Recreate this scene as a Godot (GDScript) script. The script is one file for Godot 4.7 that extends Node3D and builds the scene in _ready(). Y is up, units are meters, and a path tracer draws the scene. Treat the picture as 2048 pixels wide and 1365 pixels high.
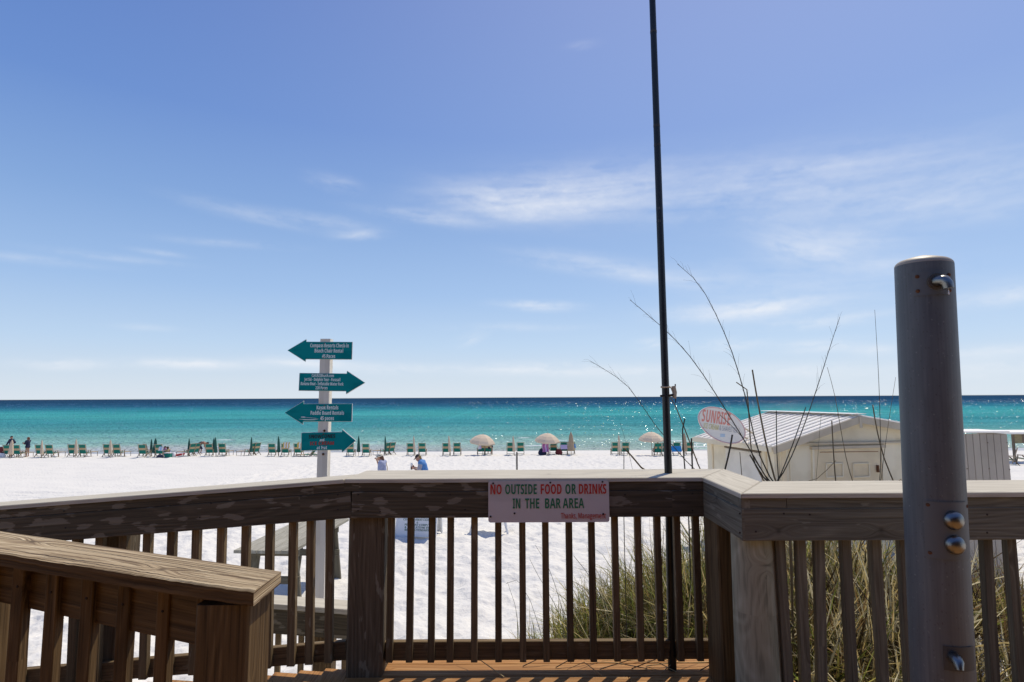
extends Node3D
# A beach seen over the wooden rails of a boardwalk landing.
# y up, metres; the landing's deck is y = 0 and the camera looks along -z (depth d means z = -d).

const F := 1150.0            # focal length in photograph pixels (2048 x 1365)
var cam: Camera3D
var used := {}
var M := {}
var rng := RandomNumberGenerator.new()
var n1 := FastNoiseLite.new()
var n2 := FastNoiseLite.new()
var n3 := FastNoiseLite.new()

# ------------------------------------------------------------------ naming
func numbered(called: String) -> String:
	if not used.has(called):
		used[called] = 0
		return called
	used[called] += 1
	return "%s_%03d" % [called, used[called]]

func tag(o: Node, label: String, category: String, group := "", kind := "") -> Node:
	if label: o.set_meta("label", label)
	if category: o.set_meta("category", category)
	if group: o.set_meta("group", group)
	if kind: o.set_meta("kind", kind)
	return o

func thing(called: String, label: String, category: String, where := Vector3.ZERO, turn := 0.0, group := "") -> Node3D:
	var o := Node3D.new()
	o.name = numbered(called)
	o.position = where
	o.rotation.y = turn
	add_child(o, true)
	tag(o, label, category, group)
	return o

func put(called: String, mesh: Mesh, m: Material, parent: Node, t := Transform3D()) -> MeshInstance3D:
	var o := MeshInstance3D.new()
	if parent == self:
		o.name = numbered(called)
	else:
		var k := 0
		var nm := called
		while parent.has_node(nm):
			k += 1
			nm = "%s_%03d" % [called, k]
		o.name = nm
	o.mesh = mesh
	if m: o.material_override = m
	o.transform = t
	parent.add_child(o, true)
	return o

func obj(called: String, st: SurfaceTool, m: Material, parent: Node = self) -> MeshInstance3D:
	return put(called, st.commit(), m, parent)

func S() -> SurfaceTool:
	var st := SurfaceTool.new()
	st.begin(Mesh.PRIMITIVE_TRIANGLES)
	return st

func lin(r: float, g: float, b: float) -> Color:
	return Color(r, g, b).linear_to_srgb()

func mat(c: Color, rough := 0.85, metal := 0.0, spec := 0.5) -> StandardMaterial3D:
	var m := StandardMaterial3D.new()
	m.albedo_color = c
	m.roughness = rough
	m.metallic = metal
	m.metallic_specular = spec
	return m

# ------------------------------------------------------------------ picture <-> place
func at(px: float, py: float, d: float) -> Vector3:
	var w := cam.basis * Vector3((px - 1024.0) / F, -(py - 682.5) / F, -1.0)
	return cam.position + w * (d / -w.z)

func ground_at(px: float, d: float) -> Vector3:
	var p := at(px, 911, d)
	return Vector3(p.x, sand_y(p.x, d), -d)

# ------------------------------------------------------------------ mesh helpers
func tri(st: SurfaceTool, a: Vector3, b: Vector3, c: Vector3, na: Vector3, nb: Vector3, nc: Vector3, ua := Vector2(), ub := Vector2(), uc := Vector2()) -> void:
	var ccw := (b - a).cross(c - a)
	if ccw.dot(na + nb + nc) > 0.0:
		st.set_normal(na); st.set_uv(ua); st.add_vertex(a)
		st.set_normal(nc); st.set_uv(uc); st.add_vertex(c)
		st.set_normal(nb); st.set_uv(ub); st.add_vertex(b)
	else:
		st.set_normal(na); st.set_uv(ua); st.add_vertex(a)
		st.set_normal(nb); st.set_uv(ub); st.add_vertex(b)
		st.set_normal(nc); st.set_uv(uc); st.add_vertex(c)

func quad(st: SurfaceTool, p: Array, n: Array, uv := []) -> void:
	if uv.is_empty(): uv = [Vector2(), Vector2(), Vector2(), Vector2()]
	tri(st, p[0], p[1], p[2], n[0], n[1], n[2], uv[0], uv[1], uv[2])
	tri(st, p[0], p[2], p[3], n[0], n[2], n[3], uv[0], uv[2], uv[3])

func flat(st: SurfaceTool, p: Array, n: Vector3, uv := []) -> void:
	quad(st, p, [n, n, n, n], uv)

# a board from a to b: w across (along side), h thick (along its up); long edges chamfered; uv in wood metres
func board(st: SurfaceTool, a: Vector3, b: Vector3, w: float, h: float, up := Vector3.UP, bev := 0.003, uvo := Vector2()) -> void:
	var l := (b - a).normalized()
	var side := l.cross(up).normalized()
	var u := side.cross(l).normalized()
	var c := minf(bev, minf(w, h) * 0.3)
	var hw := w / 2
	var hh := h / 2
	var pts := [Vector2(-hw + c, hh), Vector2(hw - c, hh), Vector2(hw, hh - c), Vector2(hw, -hh + c), Vector2(hw - c, -hh), Vector2(-hw + c, -hh), Vector2(-hw, -hh + c), Vector2(-hw, hh - c)]
	var len := a.distance_to(b)
	var run := 0.0
	for i in 8:
		var p: Vector2 = pts[i]
		var q: Vector2 = pts[(i + 1) % 8]
		var e := q - p
		var n2d := Vector2(-e.y, e.x).normalized()
		if n2d.dot((p + q) * 0.5) < 0: n2d = -n2d
		var n := side * n2d.x + u * n2d.y
		var pa := side * p.x + u * p.y
		var qa := side * q.x + u * q.y
		var r2 := run + e.length()
		flat(st, [a + pa, a + qa, b + qa, b + pa], n, [Vector2(run / 0.3, 0) + uvo, Vector2(r2 / 0.3, 0) + uvo, Vector2(r2 / 0.3, len / 2.4) + uvo, Vector2(run / 0.3, len / 2.4) + uvo])
		run = r2
	for e in [[a, -l], [b, l]]:
		for i in range(1, 7):
			var q0: Vector2 = pts[0]
			var q1: Vector2 = pts[i]
			var q2: Vector2 = pts[i + 1]
			var o: Vector3 = e[0]
			tri(st, o + side * q0.x + u * q0.y, o + side * q1.x + u * q1.y, o + side * q2.x + u * q2.y, e[1], e[1], e[1], q0 / 0.3 * 0.2 + uvo, q1 / 0.3 * 0.2 + uvo, q2 / 0.3 * 0.2 + uvo)

func one_board(called: String, a: Vector3, b: Vector3, w: float, h: float, m: Material, parent: Node, up := Vector3.UP, bev := 0.003) -> MeshInstance3D:
	var st := S()
	board(st, a, b, w, h, up, bev, Vector2(rng.randf(), rng.randf()))
	return obj(called, st, m, parent)

# a flat slab: plan corners (x, z) with their top heights, thickness downwards
func slab(st: SurfaceTool, plan: Array, tops: Array, thick: float, along := Vector2(1, 0), uvo := Vector2(), bev := 0.004) -> void:
	var n := plan.size()
	var mid := Vector2()
	for p in plan: mid += p / n
	var across := Vector2(-along.y, along.x)
	var top := []
	var inner := []
	var low := []
	for i in n:
		var p: Vector2 = plan[i]
		var q := p + (mid - p).normalized() * bev * 1.4
		top.append(Vector3(p.x, tops[i] - bev, p.y))
		inner.append(Vector3(q.x, tops[i], q.y))
		low.append(Vector3(p.x, tops[i] - thick, p.y))
	var nt: Vector3 = (inner[1] - inner[0]).cross(inner[2] - inner[0]).normalized()
	if nt.y < 0: nt = -nt
	var uv := func(v: Vector3) -> Vector2:
		var d := Vector2(v.x, v.z)
		return Vector2(d.dot(across) / 0.3, d.dot(along) / 2.4) + uvo
	for i in range(1, n - 1):
		tri(st, inner[0], inner[i], inner[i + 1], nt, nt, nt, uv.call(inner[0]), uv.call(inner[i]), uv.call(inner[i + 1]))
		tri(st, low[0], low[i], low[i + 1], -nt, -nt, -nt, uv.call(low[0]), uv.call(low[i]), uv.call(low[i + 1]))
	for i in n:
		var j := (i + 1) % n
		var d: Vector3 = top[j] - top[i]
		var o := Vector3(d.z, 0, -d.x).normalized()
		var m3 := Vector3(mid.x, 0, mid.y)
		if o.dot((top[i] + top[j]) * 0.5 - m3) < 0: o = -o
		var l := d.length()
		flat(st, [top[i], top[j], low[j], low[i]], o, [Vector2(0, 0) + uvo, Vector2(0, l / 2.4) + uvo, Vector2(thick / 0.3, l / 2.4) + uvo, Vector2(thick / 0.3, 0) + uvo])
		flat(st, [top[i], top[j], inner[j], inner[i]], (o + nt).normalized())

# a tube along points with radii
func tube(st: SurfaceTool, pts: Array, radii: Array, sides := 8, capped := true) -> void:
	var rings := []
	var norms := []
	var ref := Vector3(0.31, 0.27, 0.91).normalized()
	for i in pts.size():
		var t: Vector3 = (pts[mini(i + 1, pts.size() - 1)] - pts[maxi(i - 1, 0)]).normalized()
		var s := t.cross(ref).normalized()
		var u := s.cross(t)
		var r := []
		var nn := []
		for k in sides:
			var a := TAU * k / sides
			var n := s * cos(a) + u * sin(a)
			r.append(pts[i] + n * radii[i])
			nn.append(n)
		rings.append(r)
		norms.append(nn)
	var run := 0.0
	for i in pts.size() - 1:
		var l: float = pts[i].distance_to(pts[i + 1])
		for k in sides:
			var j := (k + 1) % sides
			quad(st, [rings[i][k], rings[i][j], rings[i + 1][j], rings[i + 1][k]], [norms[i][k], norms[i][j], norms[i + 1][j], norms[i + 1][k]],
				[Vector2(float(k) / sides, run), Vector2(float(k + 1) / sides, run), Vector2(float(k + 1) / sides, run + l), Vector2(float(k) / sides, run + l)])
		run += l
	if capped and sides > 3:
		for e in [0, pts.size() - 1]:
			var o: Vector3 = (pts[0] - pts[1]).normalized() if e == 0 else (pts[e] - pts[e - 1]).normalized()
			for k in range(1, sides - 1):
				tri(st, rings[e][0], rings[e][k], rings[e][k + 1], o, o, o)

# a turned shape about an axis: profile of (radius, height)
func lathe(st: SurfaceTool, base: Transform3D, profile: Array, sides := 24, wob := 0.0, folds := 0) -> void:
	var rings := []
	var norms := []
	for i in profile.size():
		var p: Vector2 = profile[i]
		var e: Vector2 = profile[mini(i + 1, profile.size() - 1)] - profile[maxi(i - 1, 0)]
		var nn := Vector2(e.y, -e.x).normalized()
		var r := []
		var ns := []
		for k in sides:
			var a := TAU * k / sides
			var rad := p.x * (1.0 + (wob * cos(a * folds) if folds else 0.0))
			r.append(base * Vector3(cos(a) * rad, p.y, sin(a) * rad))
			ns.append((base.basis * Vector3(cos(a) * nn.x, nn.y, sin(a) * nn.x)).normalized())
		rings.append(r)
		norms.append(ns)
	for i in profile.size() - 1:
		for k in sides:
			var j := (k + 1) % sides
			quad(st, [rings[i][k], rings[i][j], rings[i + 1][j], rings[i + 1][k]], [norms[i][k], norms[i][j], norms[i + 1][j], norms[i + 1][k]],
				[Vector2(float(k) / sides, profile[i].y), Vector2(float(k + 1) / sides, profile[i].y), Vector2(float(k + 1) / sides, profile[i + 1].y), Vector2(float(k) / sides, profile[i + 1].y)])

func axes(o: Vector3, up: Vector3) -> Transform3D:
	var y := up.normalized()
	var x := y.cross(Vector3(0, 0, 1) if absf(y.z) < 0.9 else Vector3(1, 0, 0)).normalized()
	return Transform3D(Basis(x, y, x.cross(y)), o)

# flat outline (counter-clockwise or not), extruded along its normal; basis: x right, y up, z towards the front
func plate(st: SurfaceTool, outline: PackedVector2Array, t: Transform3D, thick: float) -> void:
	var idx := Geometry2D.triangulate_polygon(outline)
	var nz := t.basis.z.normalized()
	for k in range(0, idx.size(), 3):
		var v := []
		for j in 3:
			var p := outline[idx[k + j]]
			v.append(Vector3(p.x, p.y, 0))
		tri(st, t * v[0], t * v[1], t * v[2], nz, nz, nz)
		var bk := Vector3(0, 0, -thick)
		tri(st, t * (v[0] + bk), t * (v[1] + bk), t * (v[2] + bk), -nz, -nz, -nz)
	var ccw := not Geometry2D.is_polygon_clockwise(outline)
	for i in outline.size():
		var p := outline[i]
		var q := outline[(i + 1) % outline.size()]
		var e := q - p
		var o2 := Vector2(e.y, -e.x).normalized() * (1.0 if ccw else -1.0)
		var o := (t.basis * Vector3(o2.x, o2.y, 0)).normalized()
		flat(st, [t * Vector3(p.x, p.y, 0), t * Vector3(q.x, q.y, 0), t * Vector3(q.x, q.y, -thick), t * Vector3(p.x, p.y, -thick)], o)

func text(called: String, words: String, size: float, t: Transform3D, m: Material, parent: Node, squeeze := 1.0, align := HORIZONTAL_ALIGNMENT_CENTER, bold := false, fit := 0.0, face := "Droid Sans") -> MeshInstance3D:
	var f := SystemFont.new()
	f.font_names = PackedStringArray([face])
	if bold: f.font_weight = 700
	var tm := TextMesh.new()
	tm.text = words
	tm.font = f
	tm.font_size = 32
	tm.pixel_size = size / 32.0
	tm.depth = 0.002
	tm.curve_step = 2.0
	tm.horizontal_alignment = align
	var s := squeeze
	if fit > 0:
		s = fit / maxf(tm.get_aabb().size.x, 0.001)
	return put(called, tm, m, parent, t * Transform3D(Basis().scaled(Vector3(s, 1, 1)), Vector3.ZERO))

# ------------------------------------------------------------------ bodies: smooth union of tapered capsules, meshed as surface nets
func capsule(p: Vector3, a: Vector3, b: Vector3, ra: float, rb: float) -> float:
	var ab := b - a
	var t := clampf((p - a).dot(ab) / maxf(ab.length_squared(), 1e-9), 0.0, 1.0)
	return p.distance_to(a + ab * t) - lerpf(ra, rb, t)

func nets(st: SurfaceTool, bones: Array, cell: float, k: float, base := 0) -> int:
	var lo := Vector3.INF
	var hi := -Vector3.INF
	for b in bones:
		var r: float = maxf(b[2], b[3]) + k + cell * 3
		for e in [b[0], b[1]]:
			lo = lo.min(e - Vector3.ONE * r)
			hi = hi.max(e + Vector3.ONE * r)
	var nx := int((hi.x - lo.x) / cell) + 2
	var ny := int((hi.y - lo.y) / cell) + 2
	var nz := int((hi.z - lo.z) / cell) + 2
	var f := PackedFloat32Array()
	f.resize(nx * ny * nz)
	f.fill(1.0)
	for b in bones:
		var r: float = maxf(b[2], b[3]) + k + cell * 2
		var bl: Vector3 = (b[0].min(b[1]) - Vector3.ONE * r - lo) / cell
		var bh: Vector3 = (b[0].max(b[1]) + Vector3.ONE * r - lo) / cell
		for z in range(maxi(0, int(bl.z)), mini(nz, int(bh.z) + 2)):
			for y in range(maxi(0, int(bl.y)), mini(ny, int(bh.y) + 2)):
				for x in range(maxi(0, int(bl.x)), mini(nx, int(bh.x) + 2)):
					var d := capsule(lo + Vector3(x, y, z) * cell, b[0], b[1], b[2], b[3])
					var i := x + nx * (y + ny * z)
					var o := f[i]
					var h := maxf(k - absf(o - d), 0.0) / k
					f[i] = minf(o, d) - h * h * k * 0.25
	var ids := {}
	var verts := []
	var norms := []
	for z in nz - 1:
		for y in ny - 1:
			for x in nx - 1:
				var i := x + nx * (y + ny * z)
				var c := [f[i], f[i + 1], f[i + nx], f[i + nx + 1], f[i + nx * ny], f[i + nx * ny + 1], f[i + nx * ny + nx], f[i + nx * ny + nx + 1]]
				var neg := 0
				for v in c:
					if v < 0: neg += 1
				if neg == 0 or neg == 8: continue
				var sum := Vector3()
				var cnt := 0
				for e in [[0, 1], [2, 3], [4, 5], [6, 7], [0, 2], [1, 3], [4, 6], [5, 7], [0, 4], [1, 5], [2, 6], [3, 7]]:
					var va: float = c[e[0]]
					var vb: float = c[e[1]]
					if (va < 0) != (vb < 0):
						var t := va / (va - vb)
						var pa := Vector3(e[0] & 1, (e[0] >> 1) & 1, e[0] >> 2)
						var pb := Vector3(e[1] & 1, (e[1] >> 1) & 1, e[1] >> 2)
						sum += pa.lerp(pb, t)
						cnt += 1
				ids[i] = verts.size()
				verts.append(lo + (Vector3(x, y, z) + sum / cnt) * cell)
				norms.append(Vector3(c[1] + c[3] + c[5] + c[7] - c[0] - c[2] - c[4] - c[6], c[2] + c[3] + c[6] + c[7] - c[0] - c[1] - c[4] - c[5], c[4] + c[5] + c[6] + c[7] - c[0] - c[1] - c[2] - c[3]).normalized())
	var step := [1, nx, nx * ny]
	for i in ids.keys():
		for ax in 3:
			if (f[i] < 0) == (f[i + step[ax]] < 0): continue
			var s1: int = step[(ax + 1) % 3]
			var s2: int = step[(ax + 2) % 3]
			if not (ids.has(i - s1) and ids.has(i - s2) and ids.has(i - s1 - s2)): continue
			var q := [ids[i], ids[i - s1], ids[i - s1 - s2], ids[i - s2]]
			quad(st, [verts[q[0]], verts[q[1]], verts[q[2]], verts[q[3]]], [norms[q[0]], norms[q[1]], norms[q[2]], norms[q[3]]])
	return verts.size()

var hand_mesh: ArrayMesh
var head_mesh: ArrayMesh
var far_hand: ArrayMesh

func make_hand(cell: float) -> ArrayMesh:           # right hand, wrist at 0, fingers along -y, palm facing +x... thumb to +z
	var b := [[Vector3(0, 0.01, 0), Vector3(0, -0.03, 0), 0.022, 0.024], [Vector3(0, -0.045, 0.024), Vector3(0, -0.085, 0.028), 0.013, 0.012], [Vector3(0, -0.045, -0.022), Vector3(0, -0.082, -0.026), 0.013, 0.011], [Vector3(0, -0.03, 0), Vector3(0, -0.085, 0.002), 0.016, 0.014]]
	var lens := [0.068, 0.077, 0.071, 0.056]
	for i in 4:
		var z := 0.030 - 0.019 * i
		var l: float = lens[i]
		var p := Vector3(0.0, -0.086 + absf(i - 1.2) * 0.003, z)
		var q := p + Vector3(0.012, -l * 0.48, 0.002 * (1.5 - i))
		var r := q + Vector3(0.024, -l * 0.30, 0)
		var s := r + Vector3(0.020, -l * 0.14, 0)
		b.append_array([[p, q, 0.0092, 0.0086], [q, r, 0.0086, 0.008], [r, s, 0.008, 0.007]])
	var t0 := Vector3(0.006, -0.025, 0.026)
	var t1 := t0 + Vector3(0.012, -0.034, 0.026)
	var t2 := t1 + Vector3(0.008, -0.03, 0.012)
	b.append_array([[t0, t1, 0.013, 0.0105], [t1, t2, 0.0105, 0.0085]])
	var st := S()
	nets(st, b, cell, 0.006)
	return st.commit()

func make_head() -> ArrayMesh:                       # chin-to-crown 0.23, origin at the head's middle, face towards -z
	var b := [
		[Vector3(0, 0.035, 0.015), Vector3(0, 0.03, -0.02), 0.082, 0.076], [Vector3(0, 0.0, -0.035), Vector3(0, -0.075, -0.05), 0.06, 0.036],
		[Vector3(-0.022, -0.085, -0.06), Vector3(0.022, -0.085, -0.06), 0.022, 0.022], [Vector3(0, 0.012, -0.094), Vector3(0, -0.022, -0.113), 0.009, 0.013],
		[Vector3(-0.04, -0.012, -0.075), Vector3(-0.05, -0.03, -0.05), 0.02, 0.022], [Vector3(0.04, -0.012, -0.075), Vector3(0.05, -0.03, -0.05), 0.02, 0.022],
		[Vector3(-0.035, 0.028, -0.088), Vector3(0.035, 0.028, -0.088), 0.011, 0.011], [Vector3(-0.078, 0.01, 0.0), Vector3(-0.08, -0.03, -0.005), 0.014, 0.01],
		[Vector3(0.078, 0.01, 0.0), Vector3(0.08, -0.03, -0.005), 0.014, 0.01], [Vector3(-0.02, -0.053, -0.095), Vector3(0.02, -0.053, -0.095), 0.007, 0.007],
		[Vector3(-0.02, -0.062, -0.093), Vector3(0.02, -0.062, -0.093), 0.007, 0.007], [Vector3(0, -0.04, 0.03), Vector3(0, -0.13, 0.035), 0.055, 0.052]]
	var st := S()
	nets(st, b, 0.009, 0.014)
	return st.commit()

# J: joints in the person's own axes (facing -z). Wears are [name, bones, grow, material]
func person(called: String, label: String, where: Vector3, turn: float, J: Dictionary, skin: Material, hair: Material, wears: Array, cell := 0.02) -> Node3D:
	var o := thing(called, label, "person", where, turn)
	var B := {
		"torso": [[J.pelvis, J.waist, 0.125, 0.115], [J.waist, J.chest, 0.115, 0.125], [J.shl, J.shr, 0.062, 0.062], [J.chest, J.neck, 0.11, 0.055]],
		"hips": [[J.hipl, J.hipr, 0.105, 0.105], [J.pelvis, J.waist, 0.12, 0.11]],
		"arms": [[J.shl, J.ell, 0.05, 0.04], [J.ell, J.wrl, 0.039, 0.027], [J.shr, J.elr, 0.05, 0.04], [J.elr, J.wrr, 0.039, 0.027]],
		"sleeves": [[J.shl, J.shl.lerp(J.ell, 0.75), 0.056, 0.054], [J.shr, J.shr.lerp(J.elr, 0.75), 0.056, 0.054]],
		"longsleeves": [[J.shl, J.ell, 0.056, 0.046], [J.ell, J.ell.lerp(J.wrl, 0.9), 0.045, 0.036], [J.shr, J.elr, 0.056, 0.046], [J.elr, J.elr.lerp(J.wrr, 0.9), 0.045, 0.036]],
		"thighs": [[J.hipl, J.knl, 0.085, 0.055], [J.hipr, J.knr, 0.085, 0.055]],
		"legs": [[J.hipl, J.knl, 0.085, 0.055], [J.knl, J.anl, 0.054, 0.036], [J.hipr, J.knr, 0.085, 0.055], [J.knr, J.anr, 0.054, 0.036]],
		"feet": [[J.anl, J.anl + J.toel * 0.16 + Vector3(0, -0.045, 0), 0.036, 0.028], [J.anr, J.anr + J.toer * 0.16 + Vector3(0, -0.045, 0), 0.036, 0.028]],
		"neck": [[J.chest.lerp(J.neck, 0.7), J.head.origin + J.head.basis * Vector3(0, -0.08, 0.03), 0.058, 0.052]],
	}
	var st := S()
	var all := []
	for part in ["torso", "hips", "arms", "legs", "feet", "neck"]: all.append_array(B[part])
	nets(st, all, cell, 0.045)
	st.append_from(head_mesh, 0, J.head)
	for h in [[J.ell, J.wrl, 1], [J.elr, J.wrr, -1]]:
		var dn: Vector3 = (h[0] - h[1]).normalized()
		var x := Vector3(h[2], 0.2, -0.3)
		x = (x - dn * x.dot(dn)).normalized()
		st.append_from(hand_mesh if cell < 0.0225 else far_hand, 0, Transform3D(Basis(x, dn, x.cross(dn)), h[1]))
	obj("body", st, skin, o)
	for e in [-1, 1]:
		var es := S()
		lathe(es, J.head * Transform3D(Basis(), Vector3(0.03 * e, 0.008, -0.094)), [Vector2(0.001, -0.009), Vector2(0.008, -0.004), Vector2(0.008, 0.004), Vector2(0.001, 0.009)], 8)
		obj("eye", es, M.dark, o)
	if hair:
		var hs := S()
		var hb := []
		for b in J.hair: hb.append([J.head * b[0], J.head * b[1], b[2], b[3]])
		nets(hs, hb, 0.014, 0.03)
		obj("hair", hs, hair, o)
	for w in wears:
		var ws := S()
		var wb := []
		for part in w[1]:
			for b in (B[part] if part is String else [part]): wb.append([b[0], b[1], b[2] + w[2], b[3] + w[2]])
		nets(ws, wb, cell, 0.04)
		obj(w[0], ws, w[3], o)
	return o

func stand(h := 1.65) -> Dictionary:                  # a relaxed standing pose
	var k := h / 1.7
	var J := {
		"pelvis": Vector3(0, 0.92, 0), "waist": Vector3(0, 1.08, 0), "chest": Vector3(0, 1.26, 0.0), "neck": Vector3(0, 1.44, 0.01),
		"shl": Vector3(-0.17, 1.38, 0), "shr": Vector3(0.17, 1.38, 0), "ell": Vector3(-0.22, 1.10, 0.03), "elr": Vector3(0.22, 1.10, 0.03), "wrl": Vector3(-0.23, 0.86, -0.04), "wrr": Vector3(0.23, 0.86, -0.04),
		"hipl": Vector3(-0.09, 0.88, 0), "hipr": Vector3(0.09, 0.88, 0), "knl": Vector3(-0.1, 0.48, -0.02), "knr": Vector3(0.1, 0.48, -0.02), "anl": Vector3(-0.1, 0.075, 0.03), "anr": Vector3(0.1, 0.075, 0.03)}
	for key in J: J[key] *= k
	J.toel = Vector3(0, 0, -1)
	J.toer = Vector3(0, 0, -1)
	J.head = Transform3D(Basis(), Vector3(0, 1.575, -0.01) * k)
	J.hair = [[Vector3(0, 0.06, 0.02), Vector3(0, 0.05, -0.02), 0.083, 0.07], [Vector3(0, 0.0, 0.045), Vector3(0, -0.04, 0.05), 0.068, 0.055]]
	return J

# ------------------------------------------------------------------ wood
func wood(sd: int, dark: Vector3, mid: Vector3, light: Vector3, peel: float, peel_color: Vector3, rough: float, relief: float, knots: int, w := 176, h := 704) -> StandardMaterial3D:
	var a := FastNoiseLite.new()
	a.seed = sd
	a.noise_type = FastNoiseLite.TYPE_SIMPLEX_SMOOTH
	a.frequency = 1.0
	a.fractal_octaves = 3
	var b: FastNoiseLite = a.duplicate()
	b.seed = sd + 7
	b.fractal_octaves = 2
	var r := RandomNumberGenerator.new()
	r.seed = sd
	var ks := []
	for i in knots: ks.append(Vector3(r.randf_range(0.15, 0.85), r.randf_range(0.05, 0.95), r.randf_range(0.035, 0.075)))
	var long_cracks := []
	if relief >= 0.5:
		for i in 16:
			var v0 := r.randf_range(-0.05, 0.75)
			long_cracks.append([r.randf_range(0.02, 0.2) if i < 7 else r.randf_range(0.15, 0.66), r.randf_range(0.004, 0.011), v0, v0 + r.randf_range(0.08, 0.34)])
	var im := Image.create(w, h, false, Image.FORMAT_RGB8)
	var hm := Image.create(w, h, false, Image.FORMAT_RGB8)
	for y in h:
		var v := float(y) / h
		for x in w:
			var u := float(x) / w
			var wu := u
			var kn := 0.0
			for k in ks:
				var du: float = u - k.x
				var dv: float = (v - k.y) * 8.0
				var q := exp(-(du * du + dv * dv * 0.25) / (k.z * k.z * 3.0))
				wu += signf(du) * q * 0.10 * (1.0 - minf(1.0, absf(du) / 0.3))
				kn = maxf(kn, exp(-(du * du + dv * dv) / (k.z * k.z * 0.35)))
			var warp := b.get_noise_2d(wu * 2.2, v * 1.6)
			var ring := 0.5 + 0.5 * sin((wu * 9.0 + warp * 2.6) * TAU)
			ring = pow(ring, 1.6)
			var fine := a.get_noise_2d(wu * 70.0, v * 5.0)
			var mid_n := a.get_noise_2d(wu * 16.0 + 9.0, v * 2.5)
			var g := clampf(0.52 + 0.30 * (ring - 0.4) + 0.34 * fine + 0.4 * mid_n, 0.0, 1.0)
			var c := dark.lerp(mid, smoothstep(0.1, 0.55, g)).lerp(light, smoothstep(0.55, 1.0, g))
			var crack := smoothstep(0.62 if relief < 0.4 else 0.36, 0.78 if relief < 0.4 else 0.46, a.get_noise_2d(wu * 34.0 + 40.0, v * 1.3))
			c = c.lerp(dark * 0.5, crack * 0.85)
			if kn > 0.02: c = c.lerp(dark * 0.55, kn * 0.8)
			if peel > 0.0:
				var pn := b.get_noise_2d(u * 3.6 + 3.0, v * 10.0) + 0.22 * a.get_noise_2d(u * 26.0, v * 30.0)
				c = c.lerp(peel_color * (0.85 + 0.3 * g), smoothstep(0.0, 0.07, pn - (1.0 - peel)) * 0.8)
			for ck in long_cracks:
				if v > ck[2] and v < ck[3]:
					var off: float = absf(u - ck[0] - 0.022 * b.get_noise_2d(v * 7.0 + ck[0] * 90.0, 3.0))
					var wd: float = ck[1] * sin(PI * (v - ck[2]) / (ck[3] - ck[2])) * (0.7 + 0.6 * absf(fine))
					if off < wd:
						c = dark * 0.35
						crack = 1.0
			c *= Vector3(0.98, 1.0, 0.90)
			im.set_pixel(x, y, Color(c.x, c.y, c.z).linear_to_srgb())
			var hv := clampf(g * 0.8 - crack * 0.5 - kn * 0.2 + 0.1, 0.0, 1.0)
			hm.set_pixel(x, y, Color(hv, hv, hv))
	var m := mat(Color.WHITE, rough)
	m.albedo_texture = ImageTexture.create_from_image(im)
	m.heightmap_enabled = true
	m.heightmap_texture = ImageTexture.create_from_image(hm)
	m.heightmap_scale = relief
	m.metallic_specular = 0.35
	return m

func tinted(m: StandardMaterial3D, c: Color) -> StandardMaterial3D:
	var k: StandardMaterial3D = m.duplicate()
	k.albedo_color = c
	return k

# mottled paint: two tones and specks over triplanar noise
func mottled(base: Color, other: Color, freq: float, rough: float, sd: int, spec := 0.5, size := 3.0) -> StandardMaterial3D:
	var n := FastNoiseLite.new()
	n.seed = sd
	n.frequency = freq
	n.fractal_octaves = 5
	var im := n.get_image(256, 256, false, false, true)
	im.convert(Image.FORMAT_RGB8)
	for y in 256:
		for x in 256:
			# the blend towards the edges makes the picture tile
			im.set_pixel(x, y, base.lerp(other, smoothstep(0.35, 0.8, im.get_pixel(x, y).r)))
	var m := mat(Color.WHITE, rough, 0.0, spec)
	m.albedo_texture = ImageTexture.create_from_image(im)
	m.uv1_triplanar = true
	m.uv1_scale = Vector3.ONE / size
	return m

# worn grey paint for the shower column: vertical run marks, salt bloom, scratches and chips; u goes once round
func column_paint() -> StandardMaterial3D:
	var n := FastNoiseLite.new()
	n.seed = 90
	n.frequency = 1.0
	n.fractal_octaves = 4
	var w := 256
	var h := 512
	var im := Image.create(w, h, false, Image.FORMAT_RGB8)
	for y in h:
		for x in w:
			var u := float(x) / w
			var v := float(y) / h
			var k := 1.0 + 0.16 * n.get_noise_2d(u * 9.0, v * 8.0) + 0.16 * n.get_noise_2d(u * 60.0, v * 2.2)
			var salt := smoothstep(0.25, 0.6, n.get_noise_2d(u * 14.0 + 50.0, v * 3.0)) * 0.35
			var c := Vector3(0.108, 0.118, 0.120) * k
			c = c.lerp(Vector3(0.17, 0.185, 0.19), salt)
			if n.get_noise_2d(u * 90.0, v * 150.0) > 0.56: c = c.lerp(Vector3(0.06, 0.045, 0.035), 0.7)
			if n.get_noise_2d(u * 24.0 + v * 20.0, v * 160.0 + 9.0) > 0.6: c = c.lerp(Vector3(0.26, 0.255, 0.25), 0.6)
			im.set_pixel(x, y, Color(c.x, c.y, c.z).linear_to_srgb())
	var m := mat(Color.WHITE, 0.5)
	m.albedo_texture = ImageTexture.create_from_image(im)
	m.uv1_scale = Vector3(1, 0.48, 1)
	return m

# ------------------------------------------------------------------ the lie of the land
func fall(d: float) -> float:                       # metres below the eye along the middle of the beach
	var ks := [0.0, 2.60, 6.0, 2.62, 9.0, 2.72, 12.5, 2.87, 16.0, 3.20, 21.0, 3.62, 30.0, 4.04, 48.0, 4.72, 54.0, 4.93, 60.0, 5.25, 75.0, 6.2, 200.0, 9.0]
	for i in range(0, ks.size() - 2, 2):
		if d <= ks[i + 2]:
			return lerpf(ks[i + 1], ks[i + 3], (d - ks[i]) / (ks[i + 2] - ks[i]))
	return 9.0

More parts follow.
